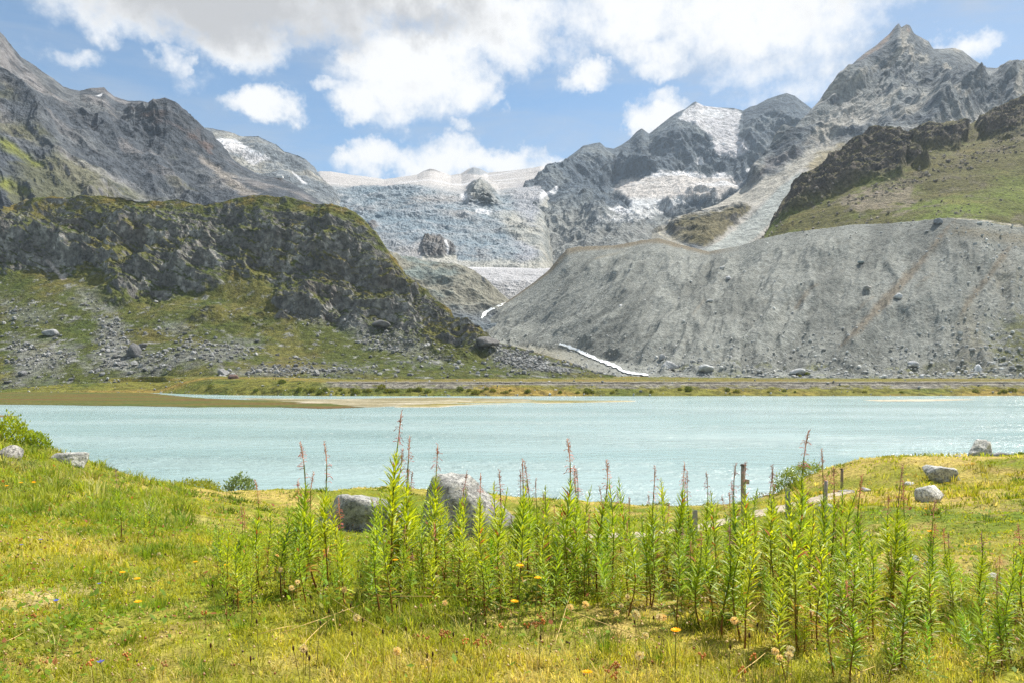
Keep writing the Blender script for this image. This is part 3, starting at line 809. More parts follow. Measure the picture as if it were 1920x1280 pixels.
# the big grey lateral moraine
def disp_r(V, N, t):
    q = np.stack([V[:, 0] - V[:, 2] * .95, V[:, 1], V[:, 2] + V[:, 0] * .95], 1)
    gl = ridged(q, 46, 5, 81, .5, aniso=(1.6, .3, .12))
    env = sstep(.10, .34, t) * (1 - .92 * sstep(.86, 1, t))
    sx, sy = project(V)     # the stream has levelled its own bed
    env = env * (1 - sstep(-14, 4, poly_sd(sx, sy, [(1036, 630), (1110, 652), (1175, 680), (1230, 692), (1230, 716), (1160, 710), (1100, 688), (1036, 664)])))
    return ((gl - .5) * 13 + (ribs(V, -1.15, 95, 87, .13, 4) - .45) * 15 + fbm(V, 90, 3, 82) * 7) * env + fbm(V, 6, 4, 83, .6) * 1.3, gl
def col_r(V, N, t, x, y, gl):
    n = fbm(V, 70, 4, 84); n2 = fbm(V, 9, 4, 85, .65)
    q = np.stack([V[:, 0] - V[:, 2] * .95, V[:, 1], V[:, 2] + V[:, 0] * .95], 1)
    st = fbm(q, 40, 5, 86, aniso=(1.6, .3, .12))
    C = np.tile(srgb(129, 131, 125), (len(V), 1))
    C = over(C, srgb(147, 149, 143), sstep(0, .4, n2 * .8 + st * .5) * .7)
    C = over(C, srgb(106, 105, 97), sstep(.05, .4, -n2 + .3 * n) * .5)
    C = over(C, srgb(104, 106, 101), sstep(.02, .30, fbm(q, 60, 4, 89, aniso=(1.7, .3, .10))) * .7)
    tan = sstep(0, .35, n + (520 - y) / 180 - .35) * sstep(1250, 1120, x)
    C = over(C, srgb(130, 124, 108), tan * .5)
    for poly in ([(1790, 412), (1750, 470), (1690, 545), (1620, 620), (1560, 665), (1590, 625), (1650, 560), (1712, 500), (1770, 430)],
                 [(1520, 540), (1500, 568), (1494, 576), (1508, 550), (1532, 534)], [(1905, 450), (1860, 520), (1800, 590), (1830, 540), (1880, 470)], [(1750, 515), (1716, 540), (1730, 524)],
                 [(1640, 555), (1600, 590), (1618, 566)], [(1320, 560), (1300, 590), (1312, 574)]):
        C = over(C, srgb(112, 102, 86), sstep(-5, 6, poly_sd(x, y, poly) + n2 * 9 + st * 10) * .75)
    right = sstep(1700, 1960, x + (y - 560) * .9 + n * 120)
    C = over(C, srgb(120, 116, 102), right * sstep(-.1, .4, st + n2 * .5) * .8)
    C = over(C, srgb(118, 110, 90), sstep(0, 30, poly_sd(x, y, [(1780, 411), (1840, 416), (2110, 452), (2110, 500), (1900, 470), (1770, 450)]) + n2 * 16) * .8)
    g = sstep(1780, 1980, x + (y - 620) * 1.1 + n * 130) * sstep(.0, .4, n2 + n * .6 + .1)
    C = over(C, srgb(96, 98, 52), g * .85)
    low = sstep(672, 690, y + n * 12) * sstep(.05, .35, fbm(V, 24, 4, 88) + (x - 1500) / 2500)
    C = over(C, srgb(104, 106, 58), low * .7)
    lf = sstep(1150, 1050, x + (690 - y) * 1.0 + n * 40) * sstep(640, 660, y)
    C = over(C, srgb(132, 128, 112), lf * .7)
    crest = sstep(.955, .985, t + n * .02) * sstep(1400, 1300, x)
    C = over(C, srgb(112, 100, 78), crest * .75)
    return C
MOR = [(860, 613, 1460), (880, 606, 1450), (895, 599, 1440), (920, 586, 1440), (960, 560, 1440), (1000, 531, 1440), (1030, 506, 1440), (1048, 484, 1440), (1064, 467, 1440), (1085, 463, 1440), (1150, 461, 1420), (1200, 452, 1380), (1235, 447, 1350), (1290, 463, 1280), (1330, 472, 1230), (1385, 462, 1180), (1420, 450, 1140), (1480, 437, 1100), (1540, 430, 1060), (1600, 422, 1030), (1690, 418, 990), (1750, 411, 960), (1780, 409, 950), (1830, 414, 940), (1920, 428, 930), (2110, 452, 920)]
S_mor = sheet("moraine", 862, 2110, 760, [
    [(862, 662, 1050), (950, 688, 800), (1050, 704, 720), (1120, 707, 700), (1200, 709, 680), (1300, 709, 655), (1500, 709, 640), (2110, 709, 620)],
    [(862, 628, 1300), (950, 650, 1150), (1050, 656, 1040), (1120, 668, 900), (1200, 690, 760), (1300, 692, 700), (1500, 692, 690), (1920, 692, 660), (2110, 692, 650)],
    MOR,
], [26, 190], disp_r, col_r, M_scree, soften=60, back=(60, 40, 4), label="huge bare grey moraine slope right of the stream", cat="moraine")

# the dark craggy knoll on the left
K4 = [(-160, 402, 950), (0, 400, 930), (30, 389, 920), (60, 381, 915), (110, 376, 910), (190, 368, 900), (225, 367, 900), (260, 375, 900), (300, 379, 900), (330, 373, 900), (380, 384, 900), (410, 381, 900), (450, 371, 900), (480, 367, 900), (540, 372, 900), (590, 381, 900), (620, 383, 895), (650, 392, 890), (680, 415, 880), (700, 440, 875), (725, 470, 865), (755, 508, 850), (790, 545, 835), (815, 565, 825), (845, 583, 815), (856, 600, 805), (865, 606, 800), (900, 625, 780), (930, 640, 770), (985, 655, 745), (1030, 668, 730), (1070, 680, 715), (1110, 697, 700), (1150, 707, 690)]
def disp_e(V, N, t):
    x, y = project(V)
    w = fbm(V, 70, 3, 91) * 22
    al = V[:, 0] * .93 - V[:, 2] * .36 + w; ac = V[:, 0] * .36 + V[:, 2] * .93 + w * .5
    r = ridged(np.stack([al, V[:, 1] * .8, ac], 1), 74, 6, 92, .56, aniso=(.45, .9, 1.35))
    ck = ribs(V, .25, 46, 90, .4, 4)
    cl = sstep(.40, .62, t + fbm(V, 130, 4, 93) * .46) * (1 - .72 * sstep(.86, 1.0, t)) * sstep(1000, 850, x)
    big = fbm(V, 210, 4, 94)
    return big * 14 * sstep(0, .15, t) * (1 - .4 * sstep(.85, 1, t)) + cl * ((r - .46) * 36 + (ck - .45) * 18) + fbm(V, 9, 4, 96, .6) * 1.3 * (.4 + cl), (r, cl)
def col_e(V, N, t, x, y, aux):  # cloud shade over the knoll is put into these turf and rock colours
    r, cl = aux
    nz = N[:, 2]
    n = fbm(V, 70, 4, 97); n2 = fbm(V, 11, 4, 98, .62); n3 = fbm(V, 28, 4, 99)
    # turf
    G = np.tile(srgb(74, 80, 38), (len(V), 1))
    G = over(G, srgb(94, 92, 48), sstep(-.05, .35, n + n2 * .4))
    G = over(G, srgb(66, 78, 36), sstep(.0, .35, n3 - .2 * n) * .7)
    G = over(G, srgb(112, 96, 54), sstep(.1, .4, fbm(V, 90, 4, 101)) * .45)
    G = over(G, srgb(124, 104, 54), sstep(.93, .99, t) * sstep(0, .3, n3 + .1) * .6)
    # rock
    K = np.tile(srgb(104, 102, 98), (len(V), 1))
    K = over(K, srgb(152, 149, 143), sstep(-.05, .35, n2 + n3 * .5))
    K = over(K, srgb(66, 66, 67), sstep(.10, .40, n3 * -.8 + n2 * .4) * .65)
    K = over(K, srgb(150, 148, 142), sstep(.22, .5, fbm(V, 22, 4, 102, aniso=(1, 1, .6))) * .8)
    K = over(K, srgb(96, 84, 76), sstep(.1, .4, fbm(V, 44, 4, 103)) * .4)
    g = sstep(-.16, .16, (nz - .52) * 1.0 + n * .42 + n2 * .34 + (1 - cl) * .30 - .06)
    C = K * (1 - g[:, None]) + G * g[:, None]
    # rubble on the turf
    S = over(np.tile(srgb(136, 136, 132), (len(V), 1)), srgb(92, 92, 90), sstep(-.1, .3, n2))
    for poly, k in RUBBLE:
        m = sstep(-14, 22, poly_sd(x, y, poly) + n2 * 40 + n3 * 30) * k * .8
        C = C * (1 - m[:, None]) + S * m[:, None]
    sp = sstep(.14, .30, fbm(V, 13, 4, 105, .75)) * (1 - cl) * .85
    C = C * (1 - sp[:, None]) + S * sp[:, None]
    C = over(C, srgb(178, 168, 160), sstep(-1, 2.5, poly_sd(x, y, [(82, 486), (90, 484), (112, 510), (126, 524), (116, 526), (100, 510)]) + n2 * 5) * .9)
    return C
RUBBLE = [([(180, 585), (225, 595), (250, 640), (240, 690), (195, 690), (185, 640)], .9), ([(20, 635), (70, 640), (150, 655), (110, 705), (30, 700)], .8), ([(150, 680), (200, 668), (260, 672), (300, 690), (230, 700), (150, 700)], .9),
          ([(260, 665), (330, 655), (420, 640), (480, 648), (440, 672), (350, 685), (270, 690)], .9), ([(410, 695), (470, 688), (560, 688), (640, 695), (560, 702), (420, 702)], .9), ([(300, 600), (360, 620), (350, 640), (310, 625)], .7),
          ([(0, 560), (60, 570), (120, 600), (60, 610), (0, 600)], .5), ([(640, 600), (740, 620), (820, 650), (860, 680), (760, 670), (680, 640)], .7), ([(880, 640), (940, 648), (1040, 680), (1080, 698), (980, 694), (920, 672)], .85),
          ([(540, 560), (620, 590), (600, 610), (540, 590)], .6), ([(130, 540), (180, 545), (200, 580), (160, 580)], .7), ([(560, 690), (700, 690), (700, 706), (560, 704)], .4), ([(20, 705), (70, 700), (60, 728), (0, 728)], .5), ([(180, 705), (300, 690), (300, 722), (200, 725)], .35)]
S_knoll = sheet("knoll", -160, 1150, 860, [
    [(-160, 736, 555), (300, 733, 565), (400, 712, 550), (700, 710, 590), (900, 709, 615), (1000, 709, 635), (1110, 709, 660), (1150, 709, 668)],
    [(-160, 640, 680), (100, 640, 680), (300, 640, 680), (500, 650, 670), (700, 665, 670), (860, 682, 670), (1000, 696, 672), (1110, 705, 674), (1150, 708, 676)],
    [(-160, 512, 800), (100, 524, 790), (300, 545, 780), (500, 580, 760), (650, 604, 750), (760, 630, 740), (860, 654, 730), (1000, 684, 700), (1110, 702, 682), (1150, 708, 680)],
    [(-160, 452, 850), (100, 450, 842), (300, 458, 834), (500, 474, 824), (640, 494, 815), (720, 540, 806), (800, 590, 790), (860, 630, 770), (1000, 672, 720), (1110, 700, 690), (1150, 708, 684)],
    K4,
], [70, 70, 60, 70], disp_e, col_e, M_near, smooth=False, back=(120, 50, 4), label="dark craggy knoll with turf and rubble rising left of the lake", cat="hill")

# far shore: bank, road shelf, valley floor
def disp_d(V, N, t):
    out = np.zeros_like(V)
    out[:, 2] = fbm(V, 9, 4, 111) * .55 * sstep(.02, .1, t) * (1 - .75 * sstep(.34, .4, t) * sstep(.68, .6, t)) + fbm(V, 40, 3, 112) * .8 * sstep(.1, .3, t) * sstep(640, 560, project(V)[0])
    return out
def col_d(V, N, t, x, y, a):
    n = fbm(V, 26, 4, 113, aniso=(.5, 1, 1)); n2 = fbm(V, 5, 4, 114)
    C = np.tile(srgb(108, 106, 48), (len(V), 1))
    C = over(C, srgb(84, 92, 40), sstep(-.1, .3, n + n2 * .4))
    C = over(C, srgb(140, 116, 62), sstep(.0, .35, fbm(V, 34, 4, 115, aniso=(.4, 1, 1))) * .7)
    gr = sstep(.27, .31, t + n2 * .03) * sstep(.62, .58, t) * sstep(590, 640, x)
    GC = over(np.tile(srgb(128, 124, 114), (len(V), 1)), srgb(100, 96, 86), sstep(-.1, .4, n2))
    part = sstep(-.12, .22, n * .8 + n2 * .6 + sstep(900, 1300, x) * .2)
    gr = np.maximum(gr * sstep(.38, .41, t), gr * part)
    C = C * (1 - gr[:, None]) + GC * gr[:, None]
    st = sstep(.10, .30, fbm(V, 16, 4, 117)) * sstep(.05, .02, t)
    C = over(C, srgb(150, 148, 140), st)
    back = sstep(.62, .7, t) * sstep(.1, .4, n2 + n * .3)
    C = over(C, srgb(138, 134, 120), back * .6)
    C = over(C, srgb(126, 104, 60), sstep(.60, .66, t) * sstep(.76, .7, t) * sstep(-.2, .2, n) * .6)
    return C
S_shore = sheet("shore", -160, 2110, 620, [
    [(-160, None, 560, -.4), (300, None, 520, -.4), (350, None, 480, -.4), (440, None, 450, -.4), (600, None, 427, -.4), (1000, None, 425, -.4), (1500, None, 427, -.4), (2110, None, 436, -.4)],
    [(-160, 732, 572, 1.2), (300, 731, 536, 1.6), (400, 728, 470, 3.7), (520, 727, 446, 4.5), (600, 733, 436, 2.6), (1000, 733, 434, 2.5), (2110, 734, 446, 2.3)],
    [(-160, 724, 590, 4), (300, 720, 560, 6), (400, 712, 500, 8.8), (520, 714, 470, 8.6), (600, 720, 447, 6.6), (1000, 720.5, 446, 6.4), (2110, 721, 456, 6.2)],
    [(-160, 722, 600, 5), (300, 716, 575, 7.5), (400, 709, 520, 10), (520, 711, 484, 9.6), (600, 716, 453, 7.9), (1000, 716, 452, 7.9), (2110, 716, 462, 7.9)],
    [(-160, 716, 640, 8), (400, 705, 560, 12), (520, 708, 540, 10.5), (700, 709, 600, 10), (1100, 708, 640, 10.6), (2110, 708, 640, 10.6)],
    [(-160, 690, 720, 16), (400, 690, 700, 17), (1100, 690, 800, 16), (2110, 690, 720, 16)],
], [18, 26, 14, 16, 10], disp_d, col_d, M_near, back=(30, 10, 2), smooth_rows=0, label="grassy far bank and valley floor behind the lake", cat="shore")

# gravel road along the far bank
gravel = terrain_mat("road_gravel", 0.5, 0.5, .85, 1.15)
xs = np.linspace(612, 2110, 260)
dn = np.interp(xs, [585, 1000, 2110], [451.5, 450.5, 460.5])
rows_ = []
for off, z in ((-.5, 7.85), (0, 8.2), (.5, 8.26), (4.6, 8.26), (5.2, 8.1)):
    rows_.append(np.stack([(xs - 960) / F * dn, dn + off, np.full_like(xs, z) + np.random.default_rng(2).normal(0, .05, len(xs))], 1))
V = np.array(rows_).reshape(-1, 3)
idx = np.arange(len(V)).reshape(5, -1)
Q = np.stack([idx[:-1, :-1], idx[:-1, 1:], idx[1:, 1:], idx[1:, :-1]], -1).reshape(-1, 4)
cc_ = over(np.tile(srgb(156, 150, 136), (len(V), 1)), srgb(124, 118, 106), sstep(-.1, .4, fbm(V, 6, 4, 120)))
tag(link("road", mesh_np("road", V, Q, cc_), gravel), "pale gravel road along the far lake bank", "road", None, "structure")

# --------------------------------------------------------------------- lake
lm, T = new_mat("milky_glacier_water")
pos = T.n('ShaderNodeNewGeometry').outputs['Position']
w1 = T.noise(T.mapping(pos, (.55, 1.0, 1)), 1.15, 4, .6, .3)
w2 = T.noise(T.mapping(pos, (.5, 1.0, 1), (0, 0, R(14))), .30, 3, .55, .4)
w3 = T.noise(T.mapping(pos, (.6, 1.0, 1), (0, 0, R(-9))), 3.6, 3, .6)
patch = T.noise(T.mapping(pos, (.5, 1.3, 1)), .018, 4, .6)
hgt = T.math('ADD', T.math('ADD', w1, T.math('MULTIPLY', w2, 1.5)), T.math('MULTIPLY', w3, .32))
lanes = T.noise(T.mapping(pos, (.35, 1.6, 1), (0, 0, R(8))), .02, 4, .6)
nb_n = T.n('ShaderNodeBump'); nb_n.inputs['Distance'].default_value = .85
T.put(nb_n.inputs['Height'], hgt); T.put(nb_n.inputs['Strength'], T.rng(lanes, .38, .62, .35, 1.0))
nb = nb_n.outputs[0]
c = T.mix(T.rng(patch, .36, .64), (.275, .40, .40, 1), (.375, .49, .49, 1))
p = T.n('ShaderNodeBsdfPrincipled')
T.put(p.inputs['Base Color'], c)
p.inputs['Roughness'].default_value = .16
p.inputs['IOR'].default_value = 1.33
p.inputs['Specular IOR Level'].default_value = .5
T.put(p.inputs['Normal'], nb)
T.t.links.new(p.outputs[0], T.out.inputs[0])
mb = MB(); mb.add([(-900, 18, 0), (900, 18, 0), (900, 640, 0), (-900, 640, 0)], [(0, 1, 2, 3)])
tag(link("lake", mb.mesh("lake"), lm), "pale turquoise glacier lake across the middle", "lake", None, "structure")

# marsh and sandbars: outlines traced on the lake's level
M_flat = terrain_mat("marsh_turf", .6, .5, .7, 1.3)
def flat(name, pts, height, palette, label, cat, seed):
    P = np.array([unproj(px, py, CZ * F / (py - HY))[:2] for px, py in pts])
    # finer, wavering outline
    out = []
    for i in range(len(P)):
        a, b = P[i], P[(i + 1) % len(P)]
        n = max(2, int(np.linalg.norm(b - a) / 2.5))
        for k in range(n):
            out.append(a + (b - a) * k / n)
    O = np.array(out)
    O3 = np.concatenate([O, np.zeros((len(O), 1))], 1)
    O = O + np.stack([fbm(O3, 14, 3, seed), fbm(O3, 14, 3, seed + 3)], 1) * 3.0
    x0, y0 = O.min(0) - 3; x1, y1 = O.max(0) + 3
    nx = int(min(320, (x1 - x0) / 1.1)); ny = int(min(240, (y1 - y0) / 1.1))
    gx, gy = np.meshgrid(np.linspace(x0, x1, nx), np.linspace(y0, y1, ny))
    gx = gx.ravel(); gy = gy.ravel()
    sd = poly_sd(gx, gy, O)
    B = np.stack([gx, gy, gx * 0], 1)
    nse = fbm(B, 18, 4, seed + 5, aniso=(.6, 1, 1)); n2 = fbm(B, 4, 4, seed + 6)
    z = np.clip(sd * .07, -.35, height) + (nse * .10 + n2 * .05) * sstep(0, 4, sd)
    ch = sstep(.80, .90, ridged(B, 46, 2, seed + 11, aniso=(.35, 1, 1))) * sstep(26, 6, sd)
    z = z - ch * .6
    z = np.where(sd < -.5, -.35, z)
    B[:, 2] = z
    C = np.tile(srgb(*palette[0]), (len(B), 1))
    C = over(C, srgb(*palette[1]), sstep(-.15, .3, nse + n2 * .3))
    C = over(C, srgb(*palette[2]), sstep(.05, .3, fbm(B, 30, 4, seed + 8, aniso=(.3, 1, 1))) * .9)
    C = over(C, srgb(*palette[3]), sstep(3.0, .6, sd))
    idx = np.arange(nx * ny).reshape(ny, nx)
    Q = np.stack([idx[:-1, :-1], idx[:-1, 1:], idx[1:, 1:], idx[1:, :-1]], -1).reshape(-1, 4)
    keep = (sd[Q] > -2.0).any(1)
    o = link(name, mesh_np(name, B, Q[keep], C), M_flat)
    return tag(o, label, cat, None, "structure")
flat("marsh", [(-160, 734), (100, 734), (280, 736), (330, 741), (400, 747), (500, 750), (640, 757), (690, 763.5), (600, 766), (520, 763), (400, 764), (260, 761), (100, 759), (-160, 757)], .30, [(92, 88, 44), (76, 86, 42), (100, 76, 48), (80, 80, 54)], "brown and green marsh flat in the left of the lake", "marsh", 131)
flat("sandbar", [(440, 746), (620, 747.5), (820, 744.5), (1000, 748), (1010, 751), (900, 753), (800, 759), (690, 763.5), (640, 760), (560, 755)], .22, [(128, 120, 92), (166, 158, 138), (100, 96, 54), (132, 130, 112)], "pale sandbar with grassy streaks in the far lake centre", "sandbar", 141)
flat("sandbar", [(740, 755), (900, 750.5), (1040, 750), (1190, 750.5), (1195, 752), (1060, 755), (900, 757.5), (820, 763), (740, 763)], .20, [(120, 112, 60), (150, 140, 104), (104, 100, 52), (172, 164, 144)], "long low grassy sandbar pointing right, in the lake centre", "sandbar", 151)
flat("sandbar", [(1620, 749.5), (1700, 748.5), (1800, 748), (1840, 748.8), (1740, 751.5), (1640, 752)], .22, [(170, 160, 138), (196, 188, 170), (112, 104, 60), (150, 144, 124)], "small pale sandbar far out at the right", "sandbar", 161)
flat("sandbar", [(-60, 775), (10, 774), (44, 777), (40, 780), (-10, 782), (-80, 783)], .22, [(120, 100, 60), (100, 96, 52), (130, 92, 62), (86, 84, 60)], "tiny brown sandbar beside the left bank bush", "sandbar", 171)

# --------------------------------------------------------------------- near meadow
CTRL = [(-9, 0, 8.45), (0, 0, 8.15), (9, 0, 8.05), (0, -8, 8.3), (-14, -8, 8.9), (14, -8, 8.2), (-60, 0, 9.5), (-60, 30, 8.2), (60, 0, 7.2), (60, 25, 5.6), (-40, -10, 9.4), (40, -10, 8.0), (0, -14, 8.4)]
for px, py, d in [(960, 1245, 3.4), (400, 1250, 3.4), (1500, 1250, 3.4), (960, 1108, 5), (1500, 1110, 5), (300, 1085, 6), (0, 1050, 6), (0, 965, 10), (0, 893, 16), (0, 830, 26), (-200, 800, 26),
                  (60, 828, 27), (110, 848, 26), (160, 878, 25), (230, 894, 26), (300, 907, 28), (420, 927, 34), (600, 932, 47), (800, 937, 51), (960, 940, 52), (1200, 948, 52), (1300, 957, 49), (1420, 948, 48),
                  (1490, 908, 47), (1550, 881, 46), (1620, 863, 46), (1700, 858, 46), (1830, 864, 46), (1920, 853, 48), (2100, 848, 48),
                  (1300, 1042, 14), (1750, 940, 28), (1750, 1002, 18), (1700, 1082, 11), (1900, 1102, 9), (1900, 962, 22), (1300, 1000, 22), (960, 1002, 22), (960, 962, 35), (600, 1002, 16), (600, 962, 28), (300, 962, 14), (300, 1003, 9.5), (450, 953, 20),
                  (1600, 922, 34), (1430, 966, 27), (1500, 935, 40), (1800, 905, 36)]:
    p = unproj(px, py, d); CTRL.append(tuple(p))
# beyond the shore line the bed drops below the water
for px, d, z in [(-200, 36, 3), (-300, 45, -1.5), (60, 36, 2.5), (160, 33, 1.5), (300, 38, 1.5), (420, 44, -.6), (600, 54, -.9), (800, 58, -.9), (960, 59, -.9), (1200, 59, -1), (1420, 55, -1), (1550, 58, -1.2), (1700, 60, -1.2), (1920, 64, -1.2), (2100, 66, -1.2),
                 (0, 48, -1.6), (200, 48, -1.6), (-300, 70, -3), (300, 75, -3), (960, 85, -3), (1600, 85, -3), (2100, 90, -3)]:
    CTRL.append(((px - 960) / F * d, d, z))
CTRL = np.array(CTRL, float)
def tps_k(r2):
    return 0.5 * r2 * np.log(r2 + 1e-9)
_n = len(CTRL)
_A = np.zeros((_n + 3, _n + 3))
_d2 = ((CTRL[:, None, :2] - CTRL[None, :, :2]) ** 2).sum(-1)
_A[:_n, :_n] = tps_k(_d2) + np.eye(_n) * 0.4
_A[:_n, _n] = 1; _A[:_n, _n + 1:] = CTRL[:, :2]
_A[_n, :_n] = 1; _A[_n + 1:, :_n] = CTRL[:, :2].T
_sol = np.linalg.solve(_A, np.concatenate([CTRL[:, 2], np.zeros(3)]))
PATH = np.array([unproj(px, py, d)[:2] for px, py, d in [(700, 1000, 20), (960, 1000, 21), (1080, 1002, 21), (1200, 1000, 22), (1300, 995, 23.5), (1400, 975, 27), (1500, 945, 31), (1560, 930, 33.5), (1612, 919, 36)]])
_pt = []
for i in range(len(PATH) - 1):
    for k in range(8): _pt.append(PATH[i] + (PATH[i + 1] - PATH[i]) * k / 8)
PATHF = np.array(_pt)
for _ in range(6):
    PATHF[1:-1] = (PATHF[:-2] + 2 * PATHF[1:-1] + PATHF[2:]) / 4
def path_dist(x, y):
    best = np.full(x.shape, 1e9)
    for p in PATHF:
        best = np.minimum(best, np.hypot(x - p[0], y - p[1]))
    return best

def ground(x, y, micro=True):
    x = np.atleast_1d(np.asarray(x, float)); y = np.atleast_1d(np.asarray(y, float))
    z = np.full(x.shape, _sol[_n]) + _sol[_n + 1] * x + _sol[_n + 2] * y
    for i in range(_n):
        z += _sol[i] * tps_k((x - CTRL[i, 0]) ** 2 + (y - CTRL[i, 1]) ** 2)
    if micro:
        P = np.stack([x, y, 0 * x], 1)
        far = sstep(5, 16, y)
        far = far * sstep(.5, 1.8, path_dist(x, y))
        z += fbm(P, 3.2, 3, 201) * (.05 + .26 * far) + np.abs(fbm(P, 1.5, 3, 206)) * .22 * far + fbm(P, .6, 3, 202) * .035
    return z

def sym(n, a, p):
    u = np.linspace(-1, 1, n)
    return np.sign(u) * np.abs(u) ** p * a
gx, gy = np.meshgrid(sym(290, 75, 2.1), -14 + 106 * np.linspace(0, 1, 290) ** 1.5)
gx = gx.ravel(); gy = gy.ravel()
gz = ground(gx, gy)
GV = np.stack([gx, gy, gz], 1)
n1 = fbm(GV, 4, 5, 203); n2 = fbm(GV, .5, 4, 204); n3 = fbm(GV, 11, 4, 205)
GC = np.tile(srgb(120, 122, 42), (len(GV), 1))
GC = over(GC, srgb(160, 142, 76), sstep(-.1, .35, n1 + n2 * .5))
GC = over(GC, srgb(98, 114, 34), sstep(0, .35, n3 - n2 * .3))
GC = over(GC, srgb(178, 158, 88), sstep(12, 30, gy) * sstep(-.2, .3, n3 * -.6 + n1) * .7)
GC = over(GC, srgb(120, 98, 70), sstep(.1, .4, n2 + n1 * .4) * .5)
GC = over(GC, srgb(178, 158, 112), sstep(.22, .36, fbm(np.stack([gx, gy, 0 * gx], 1), 1.5, 4, 271)) * sstep(16, 9, gy) * .85)
GC = over(GC, srgb(96, 92, 76), sstep(.35, .05, gz) * .8)
idx = np.arange(290 * 290).reshape(290, 290)
Q = np.stack([idx[:-1, :-1], idx[:-1, 1:], idx[1:, 1:], idx[1:, :-1]], -1).reshape(-1, 4)
M_turf = terrain_mat("meadow_turf", .05, .8, .6, 1.4)
tag(link("meadow", mesh_np("meadow", GV, Q, GC), M_turf), "flowery green and yellow meadow in the foreground", "meadow", None, "structure")

# footpath
w_ = .62 + .16 * np.sin(np.arange(len(PATHF)) * .9) + .08 * np.cos(np.arange(len(PATHF)) * 2.3)
tdir = np.gradient(PATHF, axis=0); tdir /= np.linalg.norm(tdir, axis=1)[:, None]
nd_ = np.stack([-tdir[:, 1], tdir[:, 0]], 1)
rows_ = []
for k in np.linspace(-1, 1, 9):
    q = PATHF + nd_ * (w_ * k + np.random.default_rng(int(50 + k * 4)).normal(0, .05, len(PATHF)))[:, None]
    z = ground(q[:, 0], q[:, 1]) + .085 - .07 * abs(k) ** 3
    rows_.append(np.concatenate([q, z[:, None]], 1))
V = np.array(rows_).reshape(-1, 3)
idx = np.arange(len(V)).reshape(9, -1)
Q = np.stack([idx[:-1, :-1], idx[:-1, 1:], idx[1:, 1:], idx[1:, :-1]], -1).reshape(-1, 4)
cc_ = over(np.tile(srgb(176, 164, 144), (len(V), 1)), srgb(146, 136, 118), sstep(-.1, .4, fbm(V, .8, 4, 210)))
M_path = terrain_mat("path_gravel", .04, .6, .8, 1.2)
tag(link("path", mesh_np("path", V, Q, cc_), M_path), "pale gravel footpath curving round to the right mound", "path", None, "structure")

# --------------------------------------------------------------------- grass (nobody could count it)
M_grass = leaf_mat("grass_blade", .5, .6, .2)
SITES = []     # places kept clear of tall grass: (x, y, radius)
def grass_cols(P, r, jit):
    n1 = fbm(P, 1.3, 4, 221); n2 = fbm(P, 5.5, 4, 222); n3 = fbm(P, .35, 3, 223)
    d = P[:, 1]
    C = np.tile(np.array([.33, .37, .032]), (len(P), 1))
    C = over(C, (.17, .26, .022), sstep(.0, .28, n1 + n3 * .5) * .92)
    C = over(C, (.45, .45, .055), sstep(.05, .40, -n1 + n2 * .5))
    C = over(C, (.10, .155, .022), sstep(.12, .34, fbm(P, 2.6, 4, 226)) * sstep(8, 20, d) * .85)
    dry = sstep(.14, .46, n3 * .5 + n2 * .55 - n1 * .35 + jit + sstep(9, 26, d) * .05)
    C = over(C, (.66, .57, .28), dry * .85)
    C = over(C, (.36, .29, .08), sstep(.2, .5, fbm(P, 9, 4, 225) + sstep(14, 30, d) * .2) * .5)
    C = over(C, (.44, .26, .10), (r.random(len(P)) < .03) * .6)
    return C
